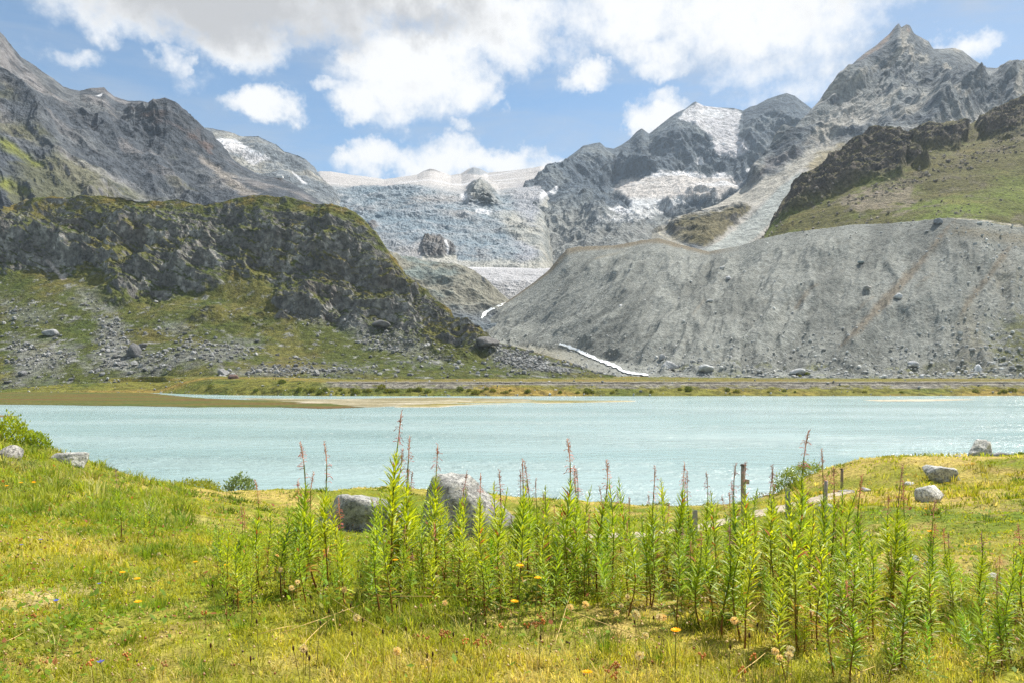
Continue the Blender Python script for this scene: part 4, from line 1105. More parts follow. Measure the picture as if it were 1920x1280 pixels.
def blades(name, n, dmin, dmax, hmin, hmax, wpx, seg, seed, label, power=1.0, per=9, spread=.035, pxr=(-140, 2060), tone=None):
    r = np.random.default_rng(seed)
    nt = n // per
    d = dmin * (dmax / dmin) ** (r.random(nt) ** power)
    px = r.uniform(pxr[0], pxr[1], nt)
    x = (px - 960) / F * d; y = d
    P = np.stack([x, y, 0 * x], 1)
    keep = (path_dist(x, y) > .50 + r.normal(0, .16, nt))
    bare = sstep(.22, .36, fbm(P, 1.5, 4, 271)) * sstep(16, 9, y)
    keep &= r.random(nt) > bare * .8
    for (sx, sy, sr) in SITES:
        keep &= np.hypot(x - sx, y - sy) > sr
    x, y, P, d = x[keep], y[keep], P[keep], d[keep]
    nt = len(x)
    C = (grass_cols(P, r, r.normal(0, .17, nt)) if tone is None else np.tile(np.array(tone), (nt, 1))) * r.uniform(.82, 1.18, (nt, 1))
    tn = np.clip(.72 + .9 * fbm(P, 1.1, 4, 231) + .6 * fbm(P, .4, 3, 232), .3, 1.7) * r.uniform(.6, 1.3, nt)
    # each tuft fans out into its blades
    a = r.uniform(0, 2 * math.pi, (nt, per)).ravel()
    rad = np.abs(r.normal(0, 1, (nt, per))).ravel() * np.repeat(spread * (.5 + d / 6), per)
    ax, ay = np.cos(a), np.sin(a)
    x = np.repeat(x, per) + ax * rad; y = np.repeat(y, per) + ay * rad
    d = y; tn = np.repeat(tn, per); C = np.repeat(C, per, 0) * r.uniform(.78, 1.22, (nt * per, 1))
    z = ground(x, y)
    k_ = z > .2
    x, y, z, d, tn, C, ax, ay = x[k_], y[k_], z[k_], d[k_], tn[k_], C[k_], ax[k_], ay[k_]
    n = len(x)
    h = r.uniform(hmin, hmax, n) * tn
    lean = r.uniform(.25, 1.35, n) * h
    w = wpx * d / 740.0 * r.uniform(.6, 1.3, n)
    b = np.arctan2(ay, ax) + math.pi / 2 + r.normal(0, .5, n)
    side = np.stack([np.cos(b) * w * .5, np.sin(b) * w * .5, 0 * b], 1)
    base = np.stack([x, y, z - .01], 1)
    tip = base + np.stack([ax * lean, ay * lean, h], 1)
    if seg == 1:
        V = np.stack([base - side, base + side, tip], 1).reshape(-1, 3)
        faces = np.arange(3 * n).reshape(n, 3); k = 3
    else:
        mid = base + np.stack([ax * lean * .30, ay * lean * .30, h * .68], 1)
        V = np.stack([base - side, base + side, mid - side * .8, mid + side * .8, tip], 1).reshape(-1, 3)
        i = np.arange(n) * 5; k = 5
        faces = [np.stack([i, i + 1, i + 3, i + 2], 1), np.stack([i + 2, i + 3, i + 4], 1)]
    o = link(name, mesh_np(name, V, faces, np.repeat(C, k, 0)), M_grass)
    tag(o, label, "grass", None, "stuff")

# --------------------------------------------------------------------- boulders
M_rock = None
rm, T = new_mat("granite_boulder")
co = T.n('ShaderNodeTexCoord').outputs['Object']
rnd = T.n('ShaderNodeObjectInfo').outputs['Random']
off = T.n('ShaderNodeCombineXYZ')
for i in range(3): T.put(off.inputs[i], T.math('MULTIPLY', rnd, 37.0))
q = T.vmath('ADD', co, off.outputs[0])
a1 = T.noise(q, 2.2, 6, .65); a2 = T.noise(q, 11.0, 5, .7); a3 = T.noise(q, 38.0, 3, .7)
c = T.mix(T.rng(a1, .35, .65), (.22, .22, .21, 1), (.48, .47, .44, 1))
c = T.mix(T.math('MULTIPLY', T.rng(a2, .47, .60), .85), c, (.10, .10, .098, 1))
c = T.mix(T.math('MULTIPLY', T.rng(a3, .55, .70), .8), c, (.50, .49, .46, 1))
c = T.mix(T.math('MULTIPLY', T.rng(T.noise(q, 5.0, 4, .6), .60, .70), .5), c, (.30, .25, .12, 1))
c = T.mix(1.0, c, col_attr(T), 'MULTIPLY')
h = T.math('ADD', T.math('MULTIPLY', a2, .6), T.math('MULTIPLY', a3, .3))
T.t.links.new(principled(T, c, .9, .25, T.bump(h, 1.0, .16)), T.out.inputs[0])
M_rock = rm

_ico = {}
def ico(sub):
    if sub not in _ico:
        bm = bmesh.new(); bmesh.ops.create_icosphere(bm, subdivisions=sub, radius=1.0)
        _ico[sub] = (np.array([v.co[:] for v in bm.verts]), np.array([[v.index for v in f.verts] for f in bm.faces]))
        bm.free()
    return _ico[sub]
def rock_shape(seed, size, sub=4, planes=11, rough=.05, peak=None, soft=.0):
    r = np.random.default_rng(seed)
    dirs, Fc = ico(sub)
    nrm = r.normal(size=(planes, 3)); nrm /= np.linalg.norm(nrm, axis=1)[:, None]
    hh = r.uniform(.62, .98, planes)
    if peak is not None:
        for p in peak:
            v = np.array(p[:3], float); nrm = np.concatenate([nrm, (v / np.linalg.norm(v))[None]]); hh = np.append(hh, p[3])
    dn = dirs @ nrm.T
    rad = np.where(dn > .05, hh[None] / np.maximum(dn, .05), 9.0)
    k = 26.0 - soft * 18
    rad = -np.log(np.exp(-k * np.minimum(rad, 1.35)).sum(1) + math.exp(-k * 1.3)) / k
    V = dirs * rad[:, None]
    V = V * (1 + rough * 2.2 * fbm(V, .55, 4, seed * .7)[:, None] + rough * 1.3 * (ridged(V, .30, 4, seed * .9) - .5)[:, None])
    V = V * (np.array(size) / 2)
    return V, Fc
def boulder(px, py, d, size, seed, label, tint=(1, 1, 1), rz=0.0, name="boulder", sub=4, sink=.22, group=None, peak=None, rough=.05, soft=0., at=None, mat=None):
    V, Fc = rock_shape(seed, size, sub, peak=peak, rough=rough, soft=soft)
    me = mesh_np(name, V, Fc, np.tile(np.array(tint), (len(V), 1)), smooth=True)
    o = link(name, me, mat or M_rock)
    if at is None:
        x = (px - 960) / F * d
        z = float(ground(x, d)[0])
        o.location = (x, d, z + size[2] * (.5 - sink))
        SITES.append((x, d, min(size[0], size[1]) * .36))
    else:
        o.location = at
    o.rotation_euler = (0, 0, rz)
    return tag(o, label, "boulder" if name == "boulder" else "stone", group)

boulder(128, 880, 25, (1.30, .9, .75), 3, "pale slab-sided boulder on the left bank above the lake", (1.6, 1.6, 1.55), .3, sink=.30, peak=[(-.5, -.8, .35, .5), (0, 0, 1, .62)])
boulder(672, 990, 16.6, (1.95, 1.7, 1.5), 8, "low dark-fronted boulder left of the peaked boulder", (1.35, 1.35, 1.32), .2, sink=.24, peak=[(-.35, -.92, -.1, .62), (.25, .1, 1, .60), (-.8, -.3, .4, .72)], rough=.08)
boulder(856, 1010, 15.4, (2.2, 1.8, 2.15), 5, "big peaked grey boulder behind the fireweed", (1.35, 1.34, 1.3), 0.0, sink=.27, rough=.085, peak=[(.60, -.1, .74, .66), (-.84, -.25, .42, .60), (-.25, -.9, .3, .66), (.2, -.85, .45, .72), (-.05, 0, 1, .74)])
boulder(1838, 866, 45.5, (1.75, 1.3, 1.35), 21, "rounded pale boulder on top of the right mound", (1.9, 1.88, 1.82), .4, sink=.28, soft=.2, rough=.07)
boulder(1762, 894, 37, (1.75, 1.3, 1.15), 29, "flat-topped boulder with a shaded front on the right mound", (1.8, 1.8, 1.75), -.2, sink=.2, rough=.09, peak=[(.15, 0, 1, .62), (.1, -1, -.25, .6), (-.8, -.2, .6, .7), (1, 0, .2, .85)])
boulder(1745, 946, 27.5, (1.12, .8, .85), 33, "light egg-shaped boulder halfway down the right mound", (2.1, 2.08, 2.0), .5, sink=.24, soft=.4, rough=.06)
boulder(18, 893, 21, (.75, .55, .5), 41, "small pale rock at the left edge of the meadow", (1.3, 1.25, 1.2), .1, sub=3)
for px, py, d, s, lab in [(1622, 938, 33, .55, "white stone beside the footpath's right edge"), (1590, 930, 33.8, .62, "blue-grey stone lying on the footpath"), (1706, 906, 36.5, .62, "whitish flat stone left below the flat-topped boulder"),
                          (1800, 872, 43, .45, "small white stone between the two mound-top boulders"), (1882, 864, 45, .8, "grey stones' largest piece right of the rounded boulder"), (1712, 1040, 13.0, .22, "bright white stone on the grass below the egg-shaped boulder"),
                          (1640, 1062, 11.6, .26, "long flat pale stone in the right grass"), (1745, 1050, 12.4, .26, "grey flat stone right of the bright white stone"), (1545, 968, 27, .8, "pale grey stone by the post beside the path"),
                          (1862, 1086, 10.4, .26, "flat whitish stone low in the right grass"), (1838, 1100, 10, .16, "little white stone before the flat whitish stone"), (1790, 868, 45, .5, "pale stone at the crest left of the rounded boulder"), (1765, 1086, 10.6, .2, "half-buried grey stone at the foot of the right meadow")]:
    r_ = random.Random(int(px))
    boulder(px, py, d, (s * 1.25, s * .8, s * r_.uniform(.4, .65)), int(px) % 97 + 50, lab, (1.55, 1.53, 1.48) if "whit" in lab else (1.2, 1.22, 1.25), r_.uniform(0, 3), name="stone", sub=3, sink=.32, soft=.4)

# --------------------------------------------------------------------- posts
M_wood = plain_mat("weathered_wood", .9, .15, 26, .6, 1.25, .5, .01)
M_metal = plain_mat("grey_painted_metal", .5, .5, 40, .85, 1.1, .1, .002)
def post(px, pyt, pyb, d, w, mat, c, label, lean=0.0, name="post", notch=False, base=None):
    x = (px - 960) / F * d
    zt = CZ - (pyt - HY) / F * d
    zb = float(ground(x, d)[0]) - .15
    hgt = zt - zb
    r0 = empty(name, (x, d, zb)); r0.rotation_euler = (0, lean, random.uniform(-.3, .3))
    tag(r0, label, "post")
    m = MB()
    if mat is M_wood:
        n = 9; pts = [(0, 0, hgt * k / 6) for k in range(7)]
        m.tube([(math.sin(k) * w * .06, math.cos(k * 1.7) * w * .06, p[2]) for k, p in enumerate(pts)], [w * .5 * (1.06 - .02 * k + .03 * math.sin(k * 2.1)) for k in range(7)], n, c)
        me = m.mesh(name, True)
    else:
        m.box(-w / 2, w / 2, -w * .35, -w * .22, 0, hgt, c); m.box(-w / 2, -w * .34, -w * .218, w * .4, 0, hgt, c)
        me = m.mesh(name, False)
    link("shaft", me, mat, r0)
    SITES.append((x, d, .08))
    return r0, hgt
post(1303, 955, 1060, 13.5, .085, M_metal, srgb(136, 140, 144), "grey metal stake standing in the middle of the fireweed")
r0, hp = post(1393, 871, 1000, 19.0, .10, M_wood, srgb(160, 146, 132), "tall wooden post with a small plate near the footpath")
m = MB(); m.box(-.03, .15, -.095, -.07, hp - .47, hp - .36, srgb(178, 160, 138)); link("plate", m.mesh("plate", False, .004), M_wood, r0)
m = MB(); m.tube([(0, 0, hp - .02), (0, 0, hp + .03)], [.075, .05], 9, srgb(112, 104, 98)); link("cap", m.mesh("cap"), M_wood, r0)
post(1477, 914, 1010, 17.0, .085, M_metal, srgb(124, 130, 136), "grey metal stake left of the very tall pink fireweed")
r0, hp = post(1578, 879, 904, 40.0, .15, M_wood, srgb(150, 132, 120), "short wooden stump post on the grass above the footpath", .03)
m = MB(); m.tube([(-.03, 0, hp - .03), (-.02, 0, hp + .05)], [.09, .06], 7, srgb(86, 70, 66)); link("broken_top", m.mesh("broken_top"), M_wood, r0)
r0, hp = post(1547, 900, 990, 20.0, .10, M_wood, srgb(160, 150, 144), "grey weathered wooden post behind the pink spikes, beside the path", .02)

# --------------------------------------------------------------------- shrubs
M_leaf = leaf_mat("shrub_leaf", .4, .55, .3)
M_twig = plain_mat("twig_bark", .9, .1, 40)
def shrub_mesh(seed, size, n, leaf, c0, c1, up=.5):
    r = np.random.default_rng(seed)
    th = r.uniform(0, 2 * math.pi, n); cz = r.uniform(-.05, 1, n) ; rr = r.uniform(.55, 1.0, n) ** .5
    lump = 1 + .28 * np.sin(th * 3 + seed) * np.cos(cz * 4 + seed) + r.normal(0, .09, n)
    s = np.sqrt(np.clip(1 - cz ** 2, 0, 1))
    P = np.stack([np.cos(th) * s, np.sin(th) * s, cz], 1) * (rr * lump)[:, None] * np.array([size[0] / 2, size[1] / 2, size[2]])
    dr = r.normal(size=(n, 3)); dr[:, 2] += up * 2; dr += P / np.linalg.norm(P, axis=1)[:, None] * .6; dr /= np.linalg.norm(dr, axis=1)[:, None]
    sd = np.cross(dr, r.normal(size=(n, 3))); sd /= np.linalg.norm(sd, axis=1)[:, None]
    L = leaf * r.uniform(.6, 1.3, n)[:, None]
    V = np.stack([P, P + dr * L * .5 + sd * L * .2, P + dr * L, P + dr * L * .5 - sd * L * .2], 1).reshape(-1, 3)
    Q = np.arange(4 * n).reshape(n, 4)
    t = r.random((n, 1)); C = np.array(c0) * (1 - t) + np.array(c1) * t
    C *= r.uniform(.75, 1.25, (n, 1))
    return mesh_np("crown", V, Q, np.repeat(C, 4, 0), False)
def twigs_mesh(seed, size, n):
    r = random.Random(seed); m = MB()
    for k in range(n):
        a = r.uniform(0, 6.28); t = r.uniform(.3, .8)
        e = Vector((math.cos(a) * size[0] * .5 * t, math.sin(a) * size[1] * .5 * t, size[2] * r.uniform(.6, .95)))
        m.tube([(0, 0, -.05), e * .45 + Vector((0, 0, size[2] * .08)), e], [size[2] * .022, size[2] * .014, size[2] * .006], 4, srgb(92, 78, 58), False)
    return m.mesh("branches")
def shrub(px, py, d, size, n, leaf, c0, c1, label, seed, name="shrub", up=.5, loc=None, group=None):
    if loc is None:
        x = (px - 960) / F * d
        loc = (x, d, float(ground(x, d)[0]) - .03)
        SITES.append((x, d, size[0] * .3))
    r0 = empty(name, loc)
    tag(r0, label, "shrub", group)
    o = link("crown", shrub_mesh(seed, size, n, leaf, c0, c1, up), M_leaf, r0); o["kind"] = "stuff"
    link("branches", twigs_mesh(seed, size, 9), M_twig, r0)
    return r0
shrub(360, 917, 31, (2.7, 1.8, .55), 2600, .11, (.20, .27, .03), (.33, .37, .06), "low rounded green mound shrub at the water's edge", 1)
shrub(450, 926, 33, (1.25, 1.0, .62), 900, .13, (.20, .26, .09), (.34, .39, .16), "grey-green willow bush right of the low mound shrub", 2, up=.9)
shrub(1478, 912, 44, (1.7, 1.3, 1.25), 1100, .15, (.18, .26, .05), (.32, .38, .09), "airy willow bush at the left foot of the right mound", 4, up=.9)
shrub(1515, 900, 46, (2.4, 1.6, .75), 1500, .13, (.22, .29, .02), (.36, .40, .04), "bushy green shrub on the edge of the right mound", 5)
shrub(8, 832, 26, (2.0, 1.6, .85), 2400, .12, (.26, .36, .02), (.42, .48, .04), "bright green leafy bush at the far left edge", 6, up=1.0)
shrub(70, 842, 26, (.9, .8, .5), 700, .11, (.26, .35, .02), (.40, .46, .05), "smaller leafy bush beside the left edge bush", 7, up=1.0)
shrub(1330, 962, 46, (2.0, 1.0, .4), 700, .13, (.11, .13, .05), (.2, .2, .08), "low dull shrub on the shore behind the tall wooden post", 9)
for i, (px, d, s) in enumerate([(1430, 47, 1.5), (1240, 50, 1.2), (570, 45, .9)]):
    shrub(px, 0, d, (s, s * .8, s * .3), 450, .12, (.13, .15, .05), (.22, .21, .08), ["low grassy tuft shrub at the cove left of the right mound", "tiny shrub on the near shore's middle", "little shrub on the shore left of the low boulder"][i], 12 + i)

# --------------------------------------------------------------------- fireweed
M_stem = plain_mat("fireweed_stem", .6, .3, 20, .8, 1.2, .1, .002)
M_fleaf = leaf_mat("fireweed_leaf", .48, .45, .35)
M_spike = leaf_mat("fireweed_spike", .3, .7, .2)
def fireweed_proto(seed, spike, dens=1.0):
    r = random.Random(seed)
    top = 1.0
    leaf_top = r.uniform(.70, .80) if spike else 1.0
    bx, by = r.uniform(-.05, .05), r.uniform(-.04, .04)
    def axis(t):
        return Vector((bx * math.sin(t * 2.6) + .02 * math.sin(t * 7 + seed), by * math.sin(t * 2.2), t * top))
    m = MB()
    ts = [0, .12, .25, .4, .55, .7, .85, 1.0 if not spike else leaf_top + .04]
    red, grn = np.array(srgb(128, 62, 36)), np.array(srgb(120, 130, 40))
    pts = [axis(t) for t in ts]; rad = [.0068 * (1 - .62 * t) for t in ts]
    cs = [tuple(red * (1 - min(1, t * 1.7)) + grn * min(1, t * 1.7)) for t in ts for _ in range(5)]
    m.tube(pts, rad, 5, (1, 1, 1)); m.c = cs
    stem = m.mesh("stem")
    m = MB()
    n = int(r.randint(92, 116) * dens)
    t0 = r.uniform(.12, .2)
    for k in range(n):
        f = (k + .5) / n
        t = t0 + (leaf_top - t0) * f
        a = k * 2.39996 + r.uniform(-.35, .35)
        Lm = .112 * (math.sin(min(1, max(0, (f * .86 + .16))) * math.pi) ** .7) * r.uniform(.75, 1.15) + .018
        wd = Lm * r.uniform(.125, .17)
        up = (.55 + 1.15 * f) * r.uniform(.75, 1.25)
        if f < .18: up *= r.uniform(-.6, 1)
        o = Vector((math.cos(a), math.sin(a), 0))
        e = Vector((-math.sin(a), math.cos(a), 0)) * math.copysign(1, r.random() - .5)
        b = axis(t)
        d1 = (o + Vector((0, 0, up))).normalized()
        d2 = (o + Vector((0, 0, up - r.uniform(.2, .9)))).normalized()
        p1 = b + d1 * Lm * .35; p2 = p1 + (d1 * .5 + d2 * .5).normalized() * Lm * .33; p3 = p2 + d2 * Lm * .34
        nrm = e.cross(d1).normalized() * wd * .22
        g = r.random()
        c = np.array([.29, .41, .018]) * (1 - g) + np.array([.49, .57, .032]) * g
        if f < .2 and r.random() < .45: c = np.array([.42, .26, .05])
        if r.random() < .03: c = np.array([.38, .13, .05])
        if r.random() < .08: c = np.array([.22, .33, .13])
        c = c * r.uniform(.8, 1.2)
        m.add([b, p1 + e * wd * .5 + nrm, p1 - e * wd * .5 + nrm, p2 + e * wd * .42 + nrm, p2 - e * wd * .42 + nrm, p3, p1, p2], [(0, 1, 6), (0, 6, 2), (1, 3, 7, 6), (6, 7, 4, 2), (3, 5, 7), (7, 5, 4)], c)
    foliage = m.mesh("foliage", False)
    sp = None
    if spike:
        m = MB()
        t1 = leaf_top + .02
        L = 1 - t1
        cb = srgb(214, 168, 146)
        steps = [t1 + L * k / 6 for k in range(7)]
        pts = [axis(t) for t in steps]
        m.tube(pts, [.0026, .0024, .0024, .0028, .0036, .0034, .0012], 5, cb)
        for k in range(r.randint(16, 24)):
            f = r.uniform(.0, .72); t = t1 + L * f
            a = r.uniform(0, 6.283); o = Vector((math.cos(a), math.sin(a), 0)); b = axis(t)
            l1 = .022 * (1 - .5 * f) * r.uniform(.7, 1.3)
            p1 = b + (o + Vector((0, 0, .35))).normalized() * l1
            p2 = p1 + (o + Vector((0, 0, r.uniform(-1.3, .1)))).normalized() * l1 * r.uniform(.7, 1.3)
            cc = srgb(222, 150, 156) if r.random() < .6 else srgb(184, 124, 108)
            m.tube([b, p1, p2], [.0012, .0014, .0022], 3, cc, False)
        for k in range(r.randint(12, 18)):      # bud cluster at the tip
            f = r.uniform(.62, .98); t = t1 + L * f
            a = r.uniform(0, 6.283); o = Vector((math.cos(a), math.sin(a), .6)).normalized(); b = axis(t)
            m.tube([b, b + o * .010, b + o * .016 + Vector((0, 0, .004))], [.0016, .0022, .0008], 3, srgb(184, 134, 116) if r.random() < .7 else srgb(214, 148, 148), False)
        sp = m.mesh("flower_spike")
    return stem, foliage, sp
SPIKED = [fireweed_proto(300 + k, True) for k in range(9)]
PLAIN = [fireweed_proto(330 + k, False, .8) for k in range(6)]
FG = random.Random(99)
def fireweed(px, py, d, label, spike=True, group=None, h=None, lean=None):
    x = (px - 960) / F * d
    z = float(ground(x, d)[0]) - .02
    if h is None: h = CZ - (py - HY) / F * d - z
    h = max(.22, h)
    o = empty("fireweed", (x, d, z))
    w = h ** .65 * FG.uniform(.84, 1.16)
    o.scale = (w, w, h)
    o.rotation_euler = (FG.uniform(-.09, .09), FG.uniform(-.09, .09) if lean is None else lean, FG.uniform(0, 6.28))
    tag(o, label, "fireweed", group)
    st, fo, sp = FG.choice(SPIKED if spike else PLAIN)
    link("stem", st, M_stem, o)
    f = link("foliage", fo, M_fleaf, o); f["kind"] = "stuff"
    if sp is not None: link("flower_spike", sp, M_spike, o)
    return o
ORD = "first second third fourth fifth sixth seventh eighth ninth tenth eleventh twelfth thirteenth fourteenth fifteenth sixteenth seventeenth eighteenth nineteenth twentieth twenty-first twenty-second".split()
G_T = "tall spiked fireweed stalks"
for px, py, d, lab in [
    (228, 877, 8.0, "small lone fireweed on the left meadow right of the bank boulder"), (483, 898, 5.6, "dark-tipped fireweed, leftmost of the tall spikes before the lake"), (463, 948, 5.4, "short leafy fireweed just left of the leftmost tall spike"),
    (547, 898, 5.6, "slender dark-tipped fireweed left of the twin tall stalks"), (594, 824, 5.2, "left one of the twin tall fireweed stalks left of the low boulder"), (608, 826, 5.3, "right one of the twin tall fireweed stalks left of the low boulder"),
    (577, 885, 5.0, "shorter fireweed pressed against the left of the twin stalks"), (726, 767, 4.9, "tallest fireweed, its pink spike highest over the lake"), (748, 816, 5.0, "fireweed with thin pink spike just right of the tallest one"),
    (732, 834, 5.3, "fireweed tucked close behind the tallest one"), (756, 869, 5.2, "short-tipped fireweed at the right edge of the tallest one's cluster"), (775, 883, 5.6, "wispy-podded fireweed in the gap between the two boulders"),
    (814, 831, 5.0, "tall fireweed before the peaked boulder's left face"), (854, 881, 5.0, "fireweed before the peaked boulder's middle"), (911, 885, 5.6, "slim dark-tipped fireweed before the peaked boulder's right slope"), (921, 877, 5.0, "leafy fireweed before the peaked boulder's right edge")]:
    fireweed(px, py, d, lab, group=G_T)
for k, (px, py, d) in enumerate([(964, 858, 5.3), (975, 897, 5.8), (980, 881, 5.9), (993, 863, 5.4), (1007, 896, 5.9), (1021, 920, 6), (1065, 823, 4.9), (1080, 878, 5.5), (1088, 872, 5.2), (1098, 890, 5.8), (1115, 860, 5.0), (1136, 910, 5.8), (1167, 918, 6), (1222, 871, 5.1), (1242, 941, 5.9), (1261, 864, 5.2), (1273, 892, 5.4), (1287, 881, 5.3)]):
    fireweed(px, py, d, ORD[k] + " fireweed spike counted rightwards from the peaked boulder", group=G_T)
for k, (px, py, d) in enumerate([(1322, 878, 5.3), (1368, 865, 5.0), (1371, 926, 5.8), (1386, 862, 5.2), (1432, 882, 5.2), (1442, 909, 5.6), (1458, 867, 5.1)]):
    fireweed(px, py, d, ORD[k] + " fireweed spike right of the metal stake amid the fireweed", group=G_T)
fireweed(1493, 803, 4.6, "very tall pink fireweed beside the right metal stake", group=G_T)
for k, (px, py, d) in enumerate([(1542, 840, 4.7), (1551, 869, 5), (1559, 927, 5.3), (1581, 972, 4.8), (1588, 975, 5.0), (1598, 965, 5.2), (1609, 957, 4.9), (1622, 883, 4.6), (1668, 923, 4.9), (1676, 868, 4.6), (1706, 900, 4.7), (1733, 934, 4.8), (1782, 988, 4.6), (1790, 999, 4.9), (1829, 1062, 4.8), (1843, 993, 4.5), (1875, 1046, 4.9), (1885, 1040, 4.6), (1910, 976, 4.4)]):
    fireweed(px, py, d, ORD[k] + " fireweed spike rightwards from the very tall pink one", group=G_T)
# the crowd of shorter stalks between them
def crowd(n, pxa, pxb, da, db, ha, hb, label, group, spike_share):
    for k in range(n):
        px, d = FG.uniform(pxa, pxb), FG.uniform(da, db)
        sp = FG.random() < spike_share
        h = FG.uniform(ha, hb) if FG.random() < .8 else FG.uniform(hb, hb + .12)
        row = "front" if d < da + (db - da) * .33 else ("middle" if d < da + (db - da) * .67 else "back")
        fireweed(px, 0, d, label + ", " + row + (" row, pink-spiked" if sp else " row, leafy-tipped"), sp, group, h)
crowd(30, 400, 640, 4.4, 7.0, .28, .56, "short fireweed in the loose stand left of the low boulder", "short fireweed left of the low boulder", .12)
crowd(44, 640, 960, 4.2, 6.6, .30, .66, "short fireweed before the two boulders", "short fireweed before the two boulders", .15)
crowd(66, 960, 1330, 4.0, 6.6, .32, .70, "short fireweed in the dense stand right of the boulders", "short fireweed right of the boulders", .18)
crowd(52, 1330, 1640, 3.6, 6.0, .30, .68, "short fireweed in the stand before the footpath", "short fireweed before the footpath", .22)
crowd(38, 1440, 1950, 3.1, 4.8, .24, .50, "low fireweed at the lower right", "short fireweed in the lower right", .25)
crowd(8, 180, 420, 7.0, 9.5, .30, .50, "small fireweed on the left meadow", "small fireweed on the left meadow", .1)

def undergrowth(n, zones, seed):
    r = np.random.default_rng(seed)
    VV, FQ, FT, CC, off = [], [], [], [], 0
    src = []
    for st, fo, _ in PLAIN:
        v = np.zeros(len(fo.vertices) * 3, np.float32); fo.vertices.foreach_get("co", v)
        c = np.zeros(len(fo.vertices) * 4, np.float32); fo.attributes["col"].data.foreach_get("color", c)
        src.append((v.reshape(-1, 3), c.reshape(-1, 4)[:, :3], np.array([q.vertices[:] for q in fo.polygons if len(q.vertices) == 4]), np.array([q.vertices[:] for q in fo.polygons if len(q.vertices) == 3])))
    for k in range(n):
        a, b, d0, d1, h0, h1 = zones[r.choice(len(zones), p=np.array([z[6] for z in zones]))][:6]
        px, d, h = r.uniform(a, b), r.uniform(d0, d1), r.uniform(h0, h1)
        x = (px - 960) / F * d
        z = float(ground(x, d)[0]) - .02
        v, c, q4, q3 = src[r.integers(len(src))]
        w = h ** .65 * r.uniform(.8, 1.15); t = r.uniform(0, 6.28); ca, sa = math.cos(t), math.sin(t)
        lx, ly = r.normal(0, .12, 2)
        W_ = np.stack([(v[:, 0] * ca - v[:, 1] * sa) * w + lx * v[:, 2] * h + x, (v[:, 0] * sa + v[:, 1] * ca) * w + ly * v[:, 2] * h + d, v[:, 2] * h + z], 1)
        VV.append(W_); CC.append(c * np.array([r.uniform(.8, 1.2), r.uniform(.85, 1.1), r.uniform(.8, 1.2)])); FQ.append(q4 + off); FT.append(q3 + off); off += len(v)
    o = link("fireweed_undergrowth", mesh_np("fireweed_undergrowth", np.concatenate(VV), [np.concatenate(FQ), np.concatenate(FT)], np.concatenate(CC), False), M_fleaf)
    tag(o, "low tangled fireweed shoots filling the stand beneath the tall stalks", "undergrowth", None, "stuff")
undergrowth(150, [(430, 640, 4.4, 6.4, .18, .36, .12), (640, 960, 4.2, 6.4, .22, .46, .22), (960, 1330, 4.0, 6.4, .24, .52, .30), (1330, 1640, 3.7, 5.8, .22, .50, .20), (1540, 1960, 3.1, 4.8, .18, .42, .16)], 61)

# --------------------------------------------------------------------- meadow flowers
M_fl = leaf_mat("petal", .35, .6, .2)
def stalk(m, h, r, rad=.0016, c=(.12, .14, .03)):
    bx = r.uniform(-.12, .12) * h
    m.tube([(0, 0, 0), (bx * .4, 0, h * .55), (bx, 0, h)], [rad * 1.2, rad, rad], 4, c, False)
    return bx
def yellow_proto(seed):
    r = random.Random(seed); m = MB(); bx = stalk(m, 1, r, .012)
    s = m.mesh("stem")
    m = MB()
    for ring, (n, L) in enumerate(((13, .16), (9, .11))):
        for k in range(n):
            a = 6.283 * k / n + ring * .3; o = Vector((math.cos(a), math.sin(a), .22 + .35 * ring)); e = Vector((-math.sin(a), math.cos(a), 0))
            b = Vector((bx, 0, 1)); m.add([b, b + o * L * .7 + e * .026, b + o * L, b + o * L * .7 - e * .026], [(0, 1, 2, 3)], srgb(250, 190, 20))
    return [("stem", s, M_stem), ("petals", m.mesh("petals", False), M_fl)]
def fluff_proto(seed):
    r = random.Random(seed); m = MB(); bx = stalk(m, 1, r, .012, srgb(150, 128, 70)); s = m.mesh("stem")
    m = MB(); cen = Vector((bx, 0, 1.05))
    rr = np.random.default_rng(seed).normal(size=(90, 3)); rr /= np.linalg.norm(rr, axis=1)[:, None]
    for v in rr:
        v = Vector(v); e = v.orthogonal().normalized(); f = v.cross(e)
        t = cen + v * .14
        m.add([cen, t + e * .016, t - e * .016], [(0, 1, 2)], srgb(226, 206, 168)); m.add([t - v * .02, t + f * .03, t - f * .03 + v * .01], [(0, 1, 2)], srgb(236, 222, 190))
    o = m.mesh("fluff", False)
    m = MB(); m.tube([cen - Vector((0, 0, .05)), cen, cen + Vector((0, 0, .04))], [.02, .04, .01], 6, srgb(140, 104, 60))
    return [("stem", s, M_stem), ("fluff", o, M_fl), ("seed_core", m.mesh("seed_core"), M_fl)]
def bud_proto(seed):
    r = random.Random(seed); m = MB(); bx = stalk(m, 1, r, .009, srgb(120, 110, 50)); s = m.mesh("stem")
    m = MB(); m.tube([(bx, 0, .96), (bx, 0, 1.0), (bx, 0, 1.06), (bx, 0, 1.10)], [.010, .028, .026, .008], 6, srgb(88, 66, 48))
    return [("stem", s, M_stem), ("bud", m.mesh("bud"), M_fl)]
def clover_proto(seed):
    r = random.Random(seed); m = MB(); bx = stalk(m, 1, r, .012, srgb(120, 96, 50)); s = m.mesh("stem")
    m = MB()
    for k in range(7):
        a = r.uniform(0, 6.28); q = Vector((bx + math.cos(a) * r.uniform(.02, .16), math.sin(a) * r.uniform(.02, .16), .9 + r.uniform(0, .25)))
        m.tube([q, q + Vector((0, 0, .05)), q + Vector((0, 0, .09))], [.02, .045, .015], 5, srgb(206, 150, 92) if r.random() < .75 else srgb(176, 112, 70))
    return [("stem", s, M_stem), ("seed_cluster", m.mesh("seed_cluster"), M_fl)]
